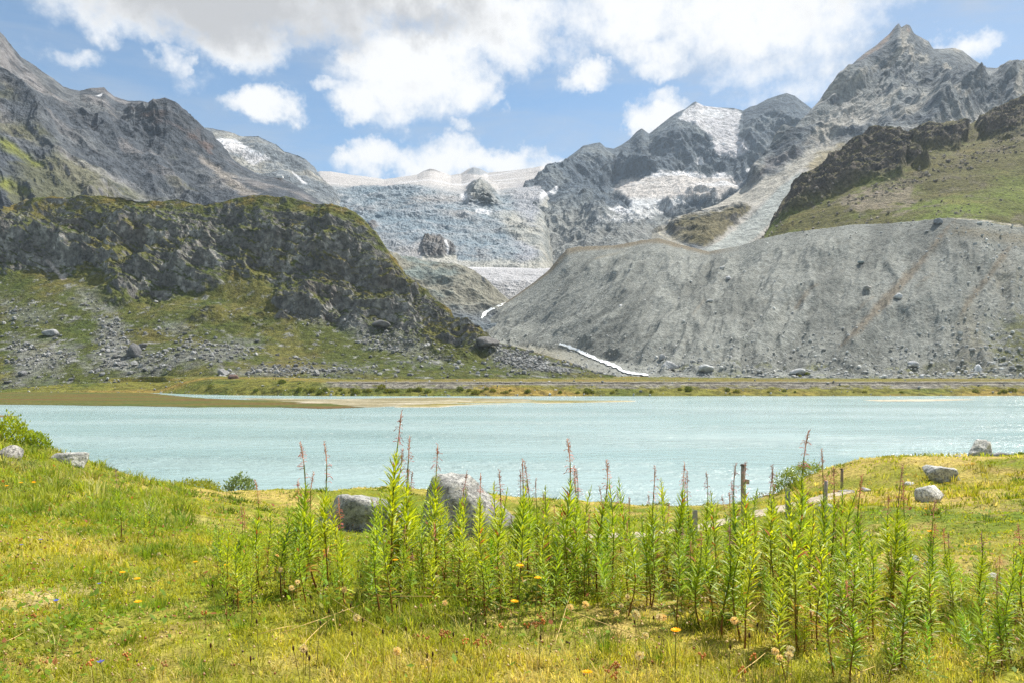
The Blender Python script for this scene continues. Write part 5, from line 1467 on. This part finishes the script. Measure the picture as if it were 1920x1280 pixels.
def bell_proto(seed):
    r = random.Random(seed); m = MB(); bx = stalk(m, 1, r, .010); s = m.mesh("stem")
    m = MB()
    for k in range(6):
        a = 6.283 * k / 6; o = Vector((math.cos(a), math.sin(a), .5)); e = Vector((-math.sin(a), math.cos(a), 0)); b = Vector((bx, 0, 1))
        m.add([b, b + o * .07 + e * .04, b + o * .12, b + o * .07 - e * .04], [(0, 1, 2, 3)], srgb(92, 100, 196))
    return [("stem", s, M_stem), ("petals", m.mesh("petals", False), M_fl)]
PRO = {"yellow_flower": [yellow_proto(k) for k in range(3)], "seed_head": [fluff_proto(k) for k in range(3)], "flower_bud": [bud_proto(k) for k in range(3)], "clover": [clover_proto(k) for k in range(3)], "bellflower": [bell_proto(k) for k in range(2)]}
def gdist(px, py, h):
    """distance at which a stalk of height h rooted in the meadow carries its head at this pixel"""
    d = np.linspace(2.9, 30, 500); x = (px - 960) / F * d
    z = ground(x, d, False) + h
    row = HY - (z - CZ) / d * F
    i = int(np.argmin(np.abs(row - py)))
    return float(d[i])
def flower(kind, px, py, h, label, cat, group=None, s=None):
    d = gdist(px, py, h); x = (px - 960) / F * d
    o = empty(kind, (x, d, float(ground(x, d)[0]) - .01))
    s = s or h
    o.scale = (s, s, s)
    o.rotation_euler = (FG.uniform(-.1, .1), FG.uniform(-.1, .1), FG.uniform(0, 6.28))
    tag(o, label, cat, group)
    for nm, me, mt in FG.choice(PRO[kind]):
        c_ = link(nm, me, mt, o)
        if nm == "stem": c_.scale = (1, 1, h / s)
        else: c_.location = (0, 0, h / s - 1)
    return o
for px, py, h, lab in [(973, 1055, .34, "largest orange-yellow flower, amid the fireweed right of the boulder"), (1002, 1079, .28, "flat yellow flower just right of the largest one"), (744, 1050, .30, "yellow flower below the gap between the boulders"), (229, 1070, .16, "left one of a yellow pair in the left lawn"), (252, 1078, .16, "right one of a yellow pair in the left lawn"),
                       (264, 1123, .14, "yellow flower low in the left lawn below the pair"), (364, 1054, .18, "yellow flower in the left meadow's middle"), (421, 1056, .18, "yellow flower right of the left meadow's middle one"), (60, 898, .3, "yellow flower nearest the left bank boulder"), (36, 902, .3, "yellow flower left of the one nearest the bank boulder"),
                       (17, 906, .3, "leftmost yellow flower below the bank boulder"), (132, 853, .3, "orange flower on the left bank's rim"), (1266, 1179, .24, "small yellow flower at the lower centre right"), (966, 1119, .2, "orange flower below the largest one"), (1733, 958, .3, "orange flower below the egg-shaped boulder"), (1752, 1000, .6, "yellow flower head among the fireweed tops at the right"), (1100, 1270, .12, "yellow flower at the bottom edge right of centre")]:
    flower("yellow_flower", px, py, h, lab, "flower", "yellow flowers in the meadow", s=.15 if py > 1000 else .26)
for px, py in [(530, 1067), (516, 1039), (557, 1094), (552, 1103), (671, 1158), (568, 1210), (822, 1083), (834, 1118), (1173, 1114), (1165, 1133), (1159, 1153), (1080, 1138), (1096, 1137), (1193, 1155), (1201, 1159), (1249, 1162), (1238, 1163), (1188, 1226), (740, 1253), (1465, 1231), (1484, 1233), (1446, 1229), (1463, 1246), (1475, 1222), (875, 1059), (299, 1038), (392, 1046), (643, 1103), (1214, 1195), (1387, 1165)]:
    lab = "fluffy cream seed head on a thin stalk in the meadow grass"
    flower("seed_head", px, py, FG.uniform(.16, .26), lab, "seed head", "fluffy seed heads in the meadow", s=FG.uniform(.085, .125))
for k in range(54):
    px, py = (FG.uniform(400, 960), FG.uniform(1040, 1230)) if k < 44 else (FG.uniform(960, 1500), FG.uniform(1110, 1220))
    flower("flower_bud", px, py, FG.uniform(.11, .2), "dark brown flower bud on a thin stalk in the meadow", "flower bud", "dark buds in the meadow", s=.17)
for k in range(28):
    px, py = [(FG.uniform(740, 900), FG.uniform(1150, 1200)), (FG.uniform(900, 960), FG.uniform(1165, 1200)), (FG.uniform(960, 1020), FG.uniform(1150, 1200)), (FG.uniform(1120, 1160), FG.uniform(1245, 1270)), (FG.uniform(1290, 1440), FG.uniform(1220, 1250)), (FG.uniform(20, 420), FG.uniform(1100, 1260))][FG.choice([0, 0, 1, 2, 3, 4, 5, 5])]
    flower("clover", px, py, FG.uniform(.07, .13), "rusty seed cluster of low clover in the short grass", "clover", "rusty clover heads", s=.12)
for px, py, lab in [(40, 1021, "blue flower at the left, beneath the upper left meadow"), (78, 1008, "blue flower right of the other upper left one"), (185, 1086, "blue flower in the left lawn under the yellow pair"), (108, 1117, "violet flower alone in the left lawn"), (198, 1235, "violet flower low near the bottom left")]:
    flower("bellflower", px, py, .13, lab, "flower", "blue bellflowers", s=.15)
# fallen straw stalks
M_straw = plain_mat("dry_straw", .8, .2, 30)
for k, (x0, y0, x1, y1) in enumerate([(520, 1190, 700, 1125), (620, 1120, 720, 1180), (700, 1120, 890, 1118), (560, 1220, 620, 1155), (1070, 1145, 1240, 1215), (1040, 1215, 1070, 1110), (1380, 1165, 1440, 1120), (1110, 1000, 1185, 1028), (1240, 1083, 1295, 1083), (640, 1245, 660, 1215), (880, 1110, 950, 1140), (1600, 1275, 1640, 1258), (1375, 1275, 1435, 1232), (480, 1190, 560, 1170), (0, 1208, 45, 1186)]):
    hh_ = .22 if y0 < 1100 else .06
    pts = []
    for t in np.linspace(0, 1, 6):
        px, py = x0 + (x1 - x0) * t, y0 + (y1 - y0) * t
        d = gdist(px, py, hh_ + .05 * math.sin(t * 3.1)); x = (px - 960) / F * d
        pts.append(Vector((x, d, float(ground(x, d)[0]) + hh_ + .05 * math.sin(t * 3.1))))
    for _ in range(3):
        pts = [pts[0]] + [(pts[i - 1] + pts[i + 1] + pts[i] * 2) / 4 for i in range(1, 5)] + [pts[5]]
    m = MB(); m.tube(pts, [.0020, .0020, .0018, .0016, .0013, .001], 4, srgb(214, 182, 118))
    o = link("dry_stalk", m.mesh("dry_stalk"), M_straw)
    tag(o, "dry straw-coloured stalk lying fallen across the meadow grass", "stalk", "fallen dry stalks")

# grass, after the places above are known
blades("grass", 150000, 2.7, 10, .028, .085, 1.05, 2, 1, "short green and yellow grass covering the near meadow")
blades("grass", 14000, 3.0, 12, .09, .19, .6, 2, 4, "taller thin grass blades standing in the near meadow", per=14, spread=.02)
blades("grass", 130000, 8.0, 58, .03, .11, 1.5, 1, 2, "dry yellowish grass over the farther meadow and mounds", per=8, spread=.05)
blades("grass", 16000, 10, 31, .14, .34, .9, 2, 9, "rank tall grass and weeds along the left bank's rim", per=16, spread=.04, pxr=(-140, 360))
blades("grass", 9000, 24, 50, .14, .34, .9, 2, 10, "tussocky taller grass over the right mound", per=24, spread=.06, pxr=(1440, 2060))
blades("grass", 15000, 3.0, 14, .07, .15, .75, 2, 12, "dark green grass tussocks dotted through the near meadow", per=100, spread=.04, tone=(.13, .22, .025))
blades("grass", 9000, 14, 48, .10, .24, 1.0, 2, 13, "dark green tussocks on the farther meadow and right mound", per=70, spread=.06, tone=(.12, .18, .025))
# broad-leaved ground cover
r_ = np.random.default_rng(77)
n = 26000
d = 2.8 * (26 / 2.8) ** r_.random(n); px = r_.uniform(-140, 2060, n); x = (px - 960) / F * d
P = np.stack([x, d, 0 * x], 1)
keep = (fbm(P, 1.4, 4, 241) + r_.normal(0, .12, n) > .02) & (path_dist(x, d) > .8)
x, d = x[keep], d[keep]; n = len(x)
z = ground(x, d)
P = np.stack([x, d, z + r_.uniform(.01, .10, n)], 1)
a = r_.uniform(0, 6.283, n); dr = np.stack([np.cos(a), np.sin(a), r_.uniform(-.1, .9, n)], 1); sd = np.stack([-np.sin(a), np.cos(a), r_.normal(0, .3, n)], 1)
L = (r_.uniform(.018, .045, n) * (.6 + d / 9))[:, None]
V = np.stack([P, P + dr * L * .5 + sd * L * .30, P + dr * L, P + dr * L * .5 - sd * L * .30], 1).reshape(-1, 3)
C = np.where(r_.random((n, 1)) < .75, np.array([[.19, .31, .03]]), np.array([[.34, .34, .06]])) * r_.uniform(.7, 1.3, (n, 1))
C = np.where(r_.random((n, 1)) < .05, np.array([[.34, .13, .06]]), C)
o = link("ground_cover", mesh_np("ground_cover", V, np.arange(4 * n).reshape(n, 4), np.repeat(C, 4, 0), False), M_grass)
tag(o, "small broad green leaves growing among the meadow grass", "ground cover", None, "stuff")
# tiny pale and rusty specks of seed heads and dead flowers too small to tell apart
n = 4200
d = 3.0 * (24 / 3.0) ** r_.random(n); px = r_.uniform(-140, 2060, n); x = (px - 960) / F * d
P = np.stack([x, d, 0 * x], 1)
keep = (fbm(P, 2.2, 3, 251) + r_.normal(0, .15, n) + .22 * sstep(700, 100, px) > .05) & (path_dist(x, d) > .8)
x, d = x[keep], d[keep]; n = len(x)
P = np.stack([x, d, ground(x, d) + r_.uniform(.06, .2, n)], 1)
oc = np.array([[1, 0, 0], [-.5, .87, 0], [-.5, -.87, 0], [0, 0, 1.0], [0, 0, -1.0]])
sz = (r_.uniform(.004, .009, n) * (.6 + d / 10))[:, None, None]
V = (P[:, None, :] + oc[None] * sz).reshape(-1, 3)
i = np.arange(n)[:, None] * 5
Fc = np.concatenate([i + np.array([[a_, b_, c_]]) for a_, b_, c_ in ((0, 1, 3), (1, 2, 3), (2, 0, 3), (1, 0, 4), (2, 1, 4), (0, 2, 4))])
pal = np.array([[.58, .46, .26], [.46, .30, .15], [.66, .56, .38], [.34, .15, .07], [.52, .32, .22], [.14, .10, .07]])
C = pal[r_.choice(6, n, p=[.3, .2, .2, .14, .08, .08])]
o = link("wildflower_specks", mesh_np("wildflower_specks", V, Fc, np.repeat(C, 5, 0)), M_fl)
tag(o, "countless tiny faded flower and seed specks in the meadow", "wildflowers", None, "stuff")

# --------------------------------------------------------------------- boulders on the far slopes
M_rub = terrain_mat("rubble_rock", 1.2, .6, .75, 1.25)
def far_boulder(S, px, py, wpx, label, seed, tint=(1, 1, 1), flat_=.75, name="boulder", group=None):
    p, nrm = surf_at(S, px, py)
    w = wpx / F * p[1]
    tint = tuple(.32 * v for v in tint)
    boulder(px, py, p[1], (w * 1.15, w, w * flat_ * 1.2), seed, label, tint, random.Random(seed).uniform(0, 3), sub=3, at=(p[0], p[1] - w * .1, p[2] + w * .16), rough=.06, mat=M_rub)
far_boulder(S_knoll, 255, 664, 26, "big dark boulder in the rubble at the knoll's foot", 61, (.42, .42, .42), .95)
far_boulder(S_knoll, 268, 652, 18, "dark block leaning behind the big dark boulder", 62, (.45, .44, .43), .6)
far_boulder(S_shore, 438, 709, 18, "reddish-brown boulder on the far left bank", 63, (.62, .42, .36), .5)
far_boulder(S_knoll, 418, 702, 20, "grey boulder left of the reddish-brown one", 64, (.8, .8, .8), .6)
far_boulder(S_knoll, 92, 628, 24, "pale slab boulder on the left turf slope", 65, (1, 1, 1), .5)
far_boulder(S_knoll, 45, 703, 12, "dark grey boulder low at the far left", 66, (.6, .6, .6), .8)
far_boulder(S_knoll, 912, 650, 40, "long dark rock slab on the knoll's right tail", 67, (.5, .48, .46), .4)
far_boulder(S_knoll, 713, 612, 30, "dark slab below the knoll's right cliffs", 68, (.55, .54, .53), .4)
far_boulder(S_mor, 1682, 559, 16, "pale boulder beside the brown gully on the moraine", 71, (1.72, 1.72, 1.68), .6)
far_boulder(S_mor, 1626, 542, 14, "long brown-grey boulder left of the gully on the moraine", 72, (1.20, 1.14, 1.05), .5)
far_boulder(S_mor, 1834, 694, 15, "round white boulder at the moraine's foot far right", 73, (2.25, 2.25, 2.25), .8)
far_boulder(S_mor, 1320, 692, 24, "wide grey boulder at the moraine's foot right of the stream", 74, (1.35, 1.38, 1.35), .5)
far_boulder(S_mor, 1494, 701, 24, "flat grey boulder at the middle of the moraine's foot", 75, (1.42, 1.44, 1.41), .5)
far_boulder(S_mor, 1254, 690, 30, "large blocky boulder just right of the stream's mouth", 76, (1.35, 1.35, 1.32), .55)
far_boulder(S_mor, 1614, 493, 9, "small dark green-grey boulder high on the moraine", 77, (0.90, 1.02, 0.99), .8)
far_boulder(S_mor, 1354, 504, 9, "small boulder high on the moraine's left part", 78, (1.42, 1.42, 1.35), .7)
far_boulder(S_mor, 1366, 524, 11, "grey boulder below the small high one on the moraine", 79, (1.50, 1.50, 1.50), .6)
far_boulder(S_mor, 1331, 567, 11, "pale boulder at mid height on the moraine's left part", 80, (1.72, 1.72, 1.65), .6)
far_boulder(S_mor, 1757, 420, 20, "dark flat rock on the moraine's crest under the green slope", 81, (0.75, 0.78, 0.81), .45)
far_boulder(S_mor, 1836, 420, 8, "light rock on the moraine's crest at the right", 82, (1.80, 1.80, 1.72), .6)
far_boulder(S_mor, 1241, 672, 14, "boulder on the slope above the large blocky one", 83, (1.27, 1.27, 1.24), .7)
far_boulder(S_mor, 1710, 686, 16, "grey boulder low on the moraine left of the round white one", 84, (1.50, 1.50, 1.50), .6)
far_boulder(S_mor, 1780, 703, 14, "pale flat boulder between moraine foot and road", 85, (1.80, 1.80, 1.72), .5)
far_boulder(S_mor, 1164, 577, 9, "single pale boulder on the moraine's left flank", 86, (1.80, 1.80, 1.80), .6)

# rubble too plentiful to count
def rubble(name, S, n, wfun, smin, smax, seed, label, c0, c1):
    r = np.random.default_rng(seed)
    cand = np.where(S['t'] <= 1.0)[0]
    w = wfun(S['px'][cand], S['py'][cand], S['V'][cand])
    w = np.clip(w, 0, None); w = w / w.sum()
    pick = r.choice(cand, n, p=w)
    P = S['V'][pick] + r.normal(0, 1.2, (n, 3)) * np.array([1, 1, .3])
    dirs, Fc = ico(1)
    s = smin * (smax / smin) ** (r.random(n) ** 3.2)
    V = dirs[None] * r.uniform(.6, 1.25, (n, len(dirs), 1)) * (s[:, None] * r.uniform(.6, 1.2, (n, 3)))[:, None, :] * .5
    ang = r.uniform(0, 6.28, n); ca, sa = np.cos(ang)[:, None], np.sin(ang)[:, None]
    V = np.stack([V[:, :, 0] * ca - V[:, :, 1] * sa, V[:, :, 0] * sa + V[:, :, 1] * ca, V[:, :, 2] * .8], 2) + P[:, None, :]
    V[:, :, 2] += (s * .12)[:, None]
    nv = len(dirs)
    FF = (Fc[None] + (np.arange(n) * nv)[:, None, None]).reshape(-1, 3)
    t = r.random((n, 1)); C = (np.array(c0) * (1 - t) + np.array(c1) * t) * r.uniform(.8, 1.2, (n, 1))
    o = link(name, mesh_np(name, V.reshape(-1, 3), FF, np.repeat(C, nv, 0), False), M_rub)
    tag(o, label, "rubble", None, "stuff")
def w_kn(px, py, V):
    w = np.full(px.shape, .03)
    for poly, k in RUBBLE: w = np.maximum(w, k * sstep(-14, 18, poly_sd(px, py, poly) + fbm(V, 20, 3, 261) * 40))
    return w * sstep(520, 600, py)
rubble("rubble", S_knoll, 9000, w_kn, .8, 5.5, 5, "grey blocky rubble spilling down the knoll's turf slope", (.13, .13, .126), (.35, .35, .335))
def w_mo(px, py, V):
    return .045 + .95 * sstep(600, 705, py + fbm(V, 40, 3, 262) * 50) + .3 * sstep(1700, 1900, px)
rubble("rubble", S_mor, 9000, w_mo, .7, 5.0, 6, "loose grey stones strewn down the moraine and its foot", (.34, .34, .32), (.56, .56, .53))
def w_gr(px, py, V):
    return sstep(0, 20, poly_sd(px, py, [(1640, 350), (1720, 305), (1830, 270), (1920, 245), (1920, 290), (1780, 335), (1660, 375), (1540, 390)]) + fbm(V, 40, 3, 263) * 30) + .10
rubble("rubble", S_green, 2600, w_gr, 1.2, 7, 7, "brown rocky debris across the green slope", (.18, .15, .12), (.36, .31, .26))
def w_sh(px, py, V):
    return .3 * sstep(.5, .1, np.abs(V[:, 2] - .3)) + .12
rubble("rubble", S_shore, 900, w_sh, .5, 2.2, 8, "small stones along the far shore and road bank", (.2, .2, .19), (.48, .47, .44))

# bushes along the far bank
FB = random.Random(5)
far_protos = [(shrub_mesh(400 + k, (3.4, 2.4, 1.5), 420, .55, (.10, .135, .02), (.20, .215, .04), .4), twigs_mesh(400 + k, (3.4, 2.4, 1.5), 6)) for k in range(4)]
for px, py in [(612, 733), (640, 731), (655, 735), (690, 734), (708, 731), (716, 727), (745, 734), (770, 733), (800, 735), (880, 732), (905, 734), (925, 733), (950, 736), (990, 735), (1050, 736), (1105, 735), (1150, 736), (1220, 735), (1290, 733), (1365, 732), (1380, 735), (1440, 735), (1470, 733), (1600, 735), (1690, 736), (1830, 735), (1880, 735), (1900, 733), (530, 718), (560, 719), (480, 733), (560, 731), (585, 733), (600, 737), (340, 712), (395, 726), (1500, 706), (1515, 702), (1690, 700), (1855, 648)] + [(FB.choice([640, 700, 760, 900, 940, 1110, 1300, 1370, 1460, 1620, 1850]) + FB.gauss(0, 26), FB.uniform(729, 738)) for _ in range(34)]:
    S = S_shore if py > 708 else S_mor
    p, _ = surf_at(S, px, py)
    o = empty("shrub", (p[0], p[1], p[2] - .2), FB.uniform(0, 6.28), FB.uniform(.5, 1.5))
    tag(o, ("dark green low bush on the far bank, left of the stream mouth" if px < 1150 else "dark green low bush on the far bank under the moraine"), "shrub", "bushes along the far bank") if py > 708 else tag(o, "dark green bush at the foot of the moraine", "shrub", "bushes on the moraine")
    cr, br = FB.choice(far_protos)
    c_ = link("crown", cr, M_leaf, o); c_["kind"] = "stuff"
    link("branches", br, M_twig, o)

# --------------------------------------------------------------------- stream and waterfalls
fm, T = new_mat("white_water")
pos = T.n('ShaderNodeNewGeometry').outputs['Position']
n1 = T.noise(pos, .35, 5, .7)
T.t.links.new(principled(T, T.mix(T.rng(n1, .35, .6), (.42, .47, .48, 1), (.86, .88, .88, 1)), .4, .4, T.bump(n1, .7, .5)), T.out.inputs[0])
def water(name, S, line, label, cat, lift=.5, seed=1):
    r = np.random.default_rng(seed)
    pts = []
    for i in range(len(line) - 1):
        n = max(4, int(math.hypot(line[i + 1][0] - line[i][0], line[i + 1][1] - line[i][1]) / 2))
        for k in range(n):
            t = k / n; pts.append([line[i][j] * (1 - t) + line[i + 1][j] * t for j in range(3)])
    pts.append(list(line[-1]))
    A = np.array(pts); 
    A[:, 2] *= .56 * (1 + r.normal(0, .38, len(A)))
    A[:, 1] += np.convolve(r.normal(0, .7, len(A) + 4), np.ones(5) / 5, 'valid')
    ds = np.array([surf_at(S, a[0], a[1])[0][1] for a in A])
    k = np.ones(7) / 7; ds = np.convolve(np.pad(ds, 3, 'edge'), k, 'valid')
    t_ = np.gradient(A[:, :2], axis=0); t_ /= np.linalg.norm(t_, axis=1)[:, None] + 1e-9
    nrm = np.stack([-t_[:, 1], t_[:, 0]], 1)
    rows = []
    for s_ in (-1, -.4, .3, 1):
        q = A[:, :2] + nrm * (A[:, 2] * s_)[:, None]
        pp = np.stack([(q[:, 0] - 960) / F * ds, ds, CZ - (q[:, 1] - HY) / F * ds], 1)
        # lay each edge on the hillside itself
        for i in range(len(pp)):
            sp, sn = surf_at(S, q[i, 0], q[i, 1])
            pp[i] = sp + np.array([0, -.35, .9]) * lift
        for c_ in range(3):
            pp[:, c_] = np.convolve(np.pad(pp[:, c_], 1, 'reflect', reflect_type='odd'), np.array([.25, .5, .25]), 'valid')
        rows.append(pp)
    V = np.array(rows).reshape(-1, 3); idx = np.arange(len(V)).reshape(4, -1)
    Q = np.stack([idx[:-1, :-1], idx[:-1, 1:], idx[1:, 1:], idx[1:, :-1]], -1).reshape(-1, 4)
    tag(link(name, mesh_np(name, V, Q), fm), label, cat, None, "structure")
water("stream", S_mor, [(1049, 646, 3), (1062, 650, 5), (1085, 658, 4), (1105, 668, 5), (1130, 679, 4.5), (1155, 688, 6), (1168, 697, 5), (1185, 701, 4), (1215, 704, 2.5)], "white foaming stream running out of the valley beside the moraine", "stream", 1.3, 3)
water("waterfall", S_hump, [(975, 566, 1.5), (952, 569, 2.5), (936, 574, 4), (922, 580, 5), (910, 588, 5), (903, 598, 4)], "white waterfall pouring over the rock hump's lower right edge", "waterfall", 1.5, 4)

# --------------------------------------------------------------------- mountain hut
p, _ = surf_at(S_leftm, 527, 336)
h0 = empty("mountain_hut", (p[0], p[1] - 6, p[2] + .5))
tag(h0, "tiny white hut on the left mountain's lower ridge", "hut")
M_hut = plain_mat("hut_cladding", .6, .3, 2, .9, 1.05, .1, .01)
m = MB(); m.box(-7, 7, -4, 4, 0, 5.2, (.8, .8, .78)); link("wall", m.mesh("wall", False, .1), M_hut, h0)
m = MB(); m.add([(-7.5, -4.6, 5.0), (7.5, -4.6, 5.0), (7.5, 0, 7.0), (-7.5, 0, 7.0), (7.5, 4.6, 5.0), (-7.5, 4.6, 5.0), (-7.5, -4.6, 5.22), (7.5, -4.6, 5.22), (7.5, 0, 7.25), (-7.5, 0, 7.25), (7.5, 4.6, 5.22), (-7.5, 4.6, 5.22)], [(0, 1, 2, 3), (3, 2, 4, 5), (6, 9, 8, 7), (9, 11, 10, 8), (0, 6, 7, 1), (5, 4, 10, 11), (0, 3, 9, 6), (3, 5, 11, 9), (1, 7, 8, 2), (2, 8, 10, 4)], (.72, .72, .72)); link("roof", m.mesh("roof", False), M_hut, h0)
for k in range(5):
    m = MB(); x = -5.4 + 2.7 * k; m.box(x - .55, x + .55, -4.06, -3.95, 2.2, 3.6, (.08, .09, .1)); link("window", m.mesh("window", False), M_hut, h0)

# --------------------------------------------------------------------- two walkers on the far bank
M_cloth = plain_mat("clothing", .9, .1, 8)
def person(px, py, label, shirt, legs, phase, rz):
    d_ = 474.0; x_ = (px - 960) / F * d_
    i_ = int(np.argmin((S_shore['V'][:, 0] - x_) ** 2 + (S_shore['V'][:, 1] - d_) ** 2)); p = S_shore['V'][i_]
    o0 = empty("person", (p[0], p[1], p[2] + .05), rz); tag(o0, label, "person")
    J = {"pel": (0, 0, .95), "sp": (0, .02, 1.2), "ch": (0, 0, 1.40), "nk": (0, 0, 1.52), "hd": (0, -.02, 1.62), "ht": (0, -.01, 1.74)}
    E = [("pel", "sp"), ("sp", "ch"), ("ch", "nk"), ("nk", "hd"), ("hd", "ht")]
    for s_, sg in (("l", -1), ("r", 1)):
        f = phase * sg
        J["hp" + s_] = (sg * .10, 0, .90); J["kn" + s_] = (sg * .11, -f * .22 - .03, .50); J["an" + s_] = (sg * .11, -f * .30 + .04, .09); J["to" + s_] = (sg * .12, -f * .30 - .14, .04)
        J["sh" + s_] = (sg * .19, 0, 1.42); J["el" + s_] = (sg * .25, f * .14, 1.14); J["wr" + s_] = (sg * .24, f * .10 - .14, .92); J["ha" + s_] = (sg * .23, f * .10 - .20, .84)
        E += [("pel", "hp" + s_), ("hp" + s_, "kn" + s_), ("kn" + s_, "an" + s_), ("an" + s_, "to" + s_), ("ch", "sh" + s_), ("sh" + s_, "el" + s_), ("el" + s_, "wr" + s_), ("wr" + s_, "ha" + s_)]
    RAD = {"pel": .15, "sp": .135, "ch": .15, "nk": .06, "hd": .10, "ht": .075, "hp": .10, "kn": .062, "an": .045, "to": .04, "sh": .07, "el": .05, "wr": .036, "ha": .04}
    keys = list(J)
    me = bpy.data.meshes.new("body"); me.from_pydata([J[k] for k in keys], [(keys.index(a_), keys.index(b_)) for a_, b_ in E], [])
    o = bpy.data.objects.new("body", me); col.objects.link(o)
    md = o.modifiers.new("skin", 'SKIN')
    for i, k in enumerate(keys):
        rr = RAD.get(k, RAD.get(k[:2], .05)); me.skin_vertices[0].data[i].radius = (rr, rr)
        me.skin_vertices[0].data[i].use_root = (k == "pel")
    o.modifiers.new("sub", 'SUBSURF').levels = 1
    o.modifiers["sub"].render_levels = 1
    dg = bpy.context.evaluated_depsgraph_get(); dg.update()
    me2 = bpy.data.meshes.new_from_object(o.evaluated_get(dg))
    bpy.data.objects.remove(o)
    co_ = np.zeros(len(me2.vertices) * 3); me2.vertices.foreach_get("co", co_); co_ = co_.reshape(-1, 3)
    C = np.where((co_[:, 2:3] > 1.60), np.array([[.42, .26, .19]]), np.where(co_[:, 2:3] > .93, np.array([shirt]), np.where(co_[:, 2:3] > .10, np.array([legs]), np.array([[.05, .04, .035]]))))
    C = np.where((co_[:, 2:3] < .95) & (np.abs(co_[:, :1]) > .19), np.array([[.42, .26, .19]]), C)
    c4 = np.ones((len(co_), 4), np.float32); c4[:, :3] = C
    at = me2.attributes.new("col", 'FLOAT_COLOR', 'POINT'); at.data.foreach_set("color", c4.ravel())
    me2.polygons.foreach_set("use_smooth", [True] * len(me2.polygons))
    link("body", me2, M_cloth, o0)
    m = MB()
    V, Fc = rock_shape(3, (.22, .25, .22), 2, rough=.02); V = V[:, :] + np.array([0, .02, 1.70]); m.add(V, [tuple(f) for f in Fc], (.05, .035, .025))
    link("hair", m.mesh("hair"), M_cloth, o0)
    m = MB(); m.box(-.15, .15, .10, .28, 1.02, 1.46, (.05, .06, .09)); link("backpack", m.mesh("backpack", True, .05), M_cloth, o0)
person(511, 715.5, "left one of two tiny dark-clad walkers on the far bank", (.05, .055, .08), (.04, .04, .05), .6, 1.2)
person(515.5, 715.5, "right one of two tiny dark-clad walkers on the far bank", (.09, .06, .06), (.05, .05, .06), -.5, 1.4)

# --------------------------------------------------------------------- the air between
hm = bpy.data.materials.new("haze")
hm.use_nodes = True
hm.node_tree.nodes.clear()
T = NT(hm.node_tree)
out = T.n('ShaderNodeOutputMaterial')
pv = T.n('ShaderNodeVolumePrincipled')
pv.inputs['Color'].default_value = (.72, .86, 1.0, 1)
pv.inputs['Density'].default_value = 3.6e-5
pv.inputs['Anisotropy'].default_value = 0.1
T.t.links.new(pv.outputs[0], out.inputs['Volume'])
m = MB(); m.box(-6000, 6000, -300, 6500, -7.5, 1900)
o = link("haze", m.mesh("haze", False), hm)
tag(o, "thin bluish haze filling the valley air", "haze", None, "stuff")
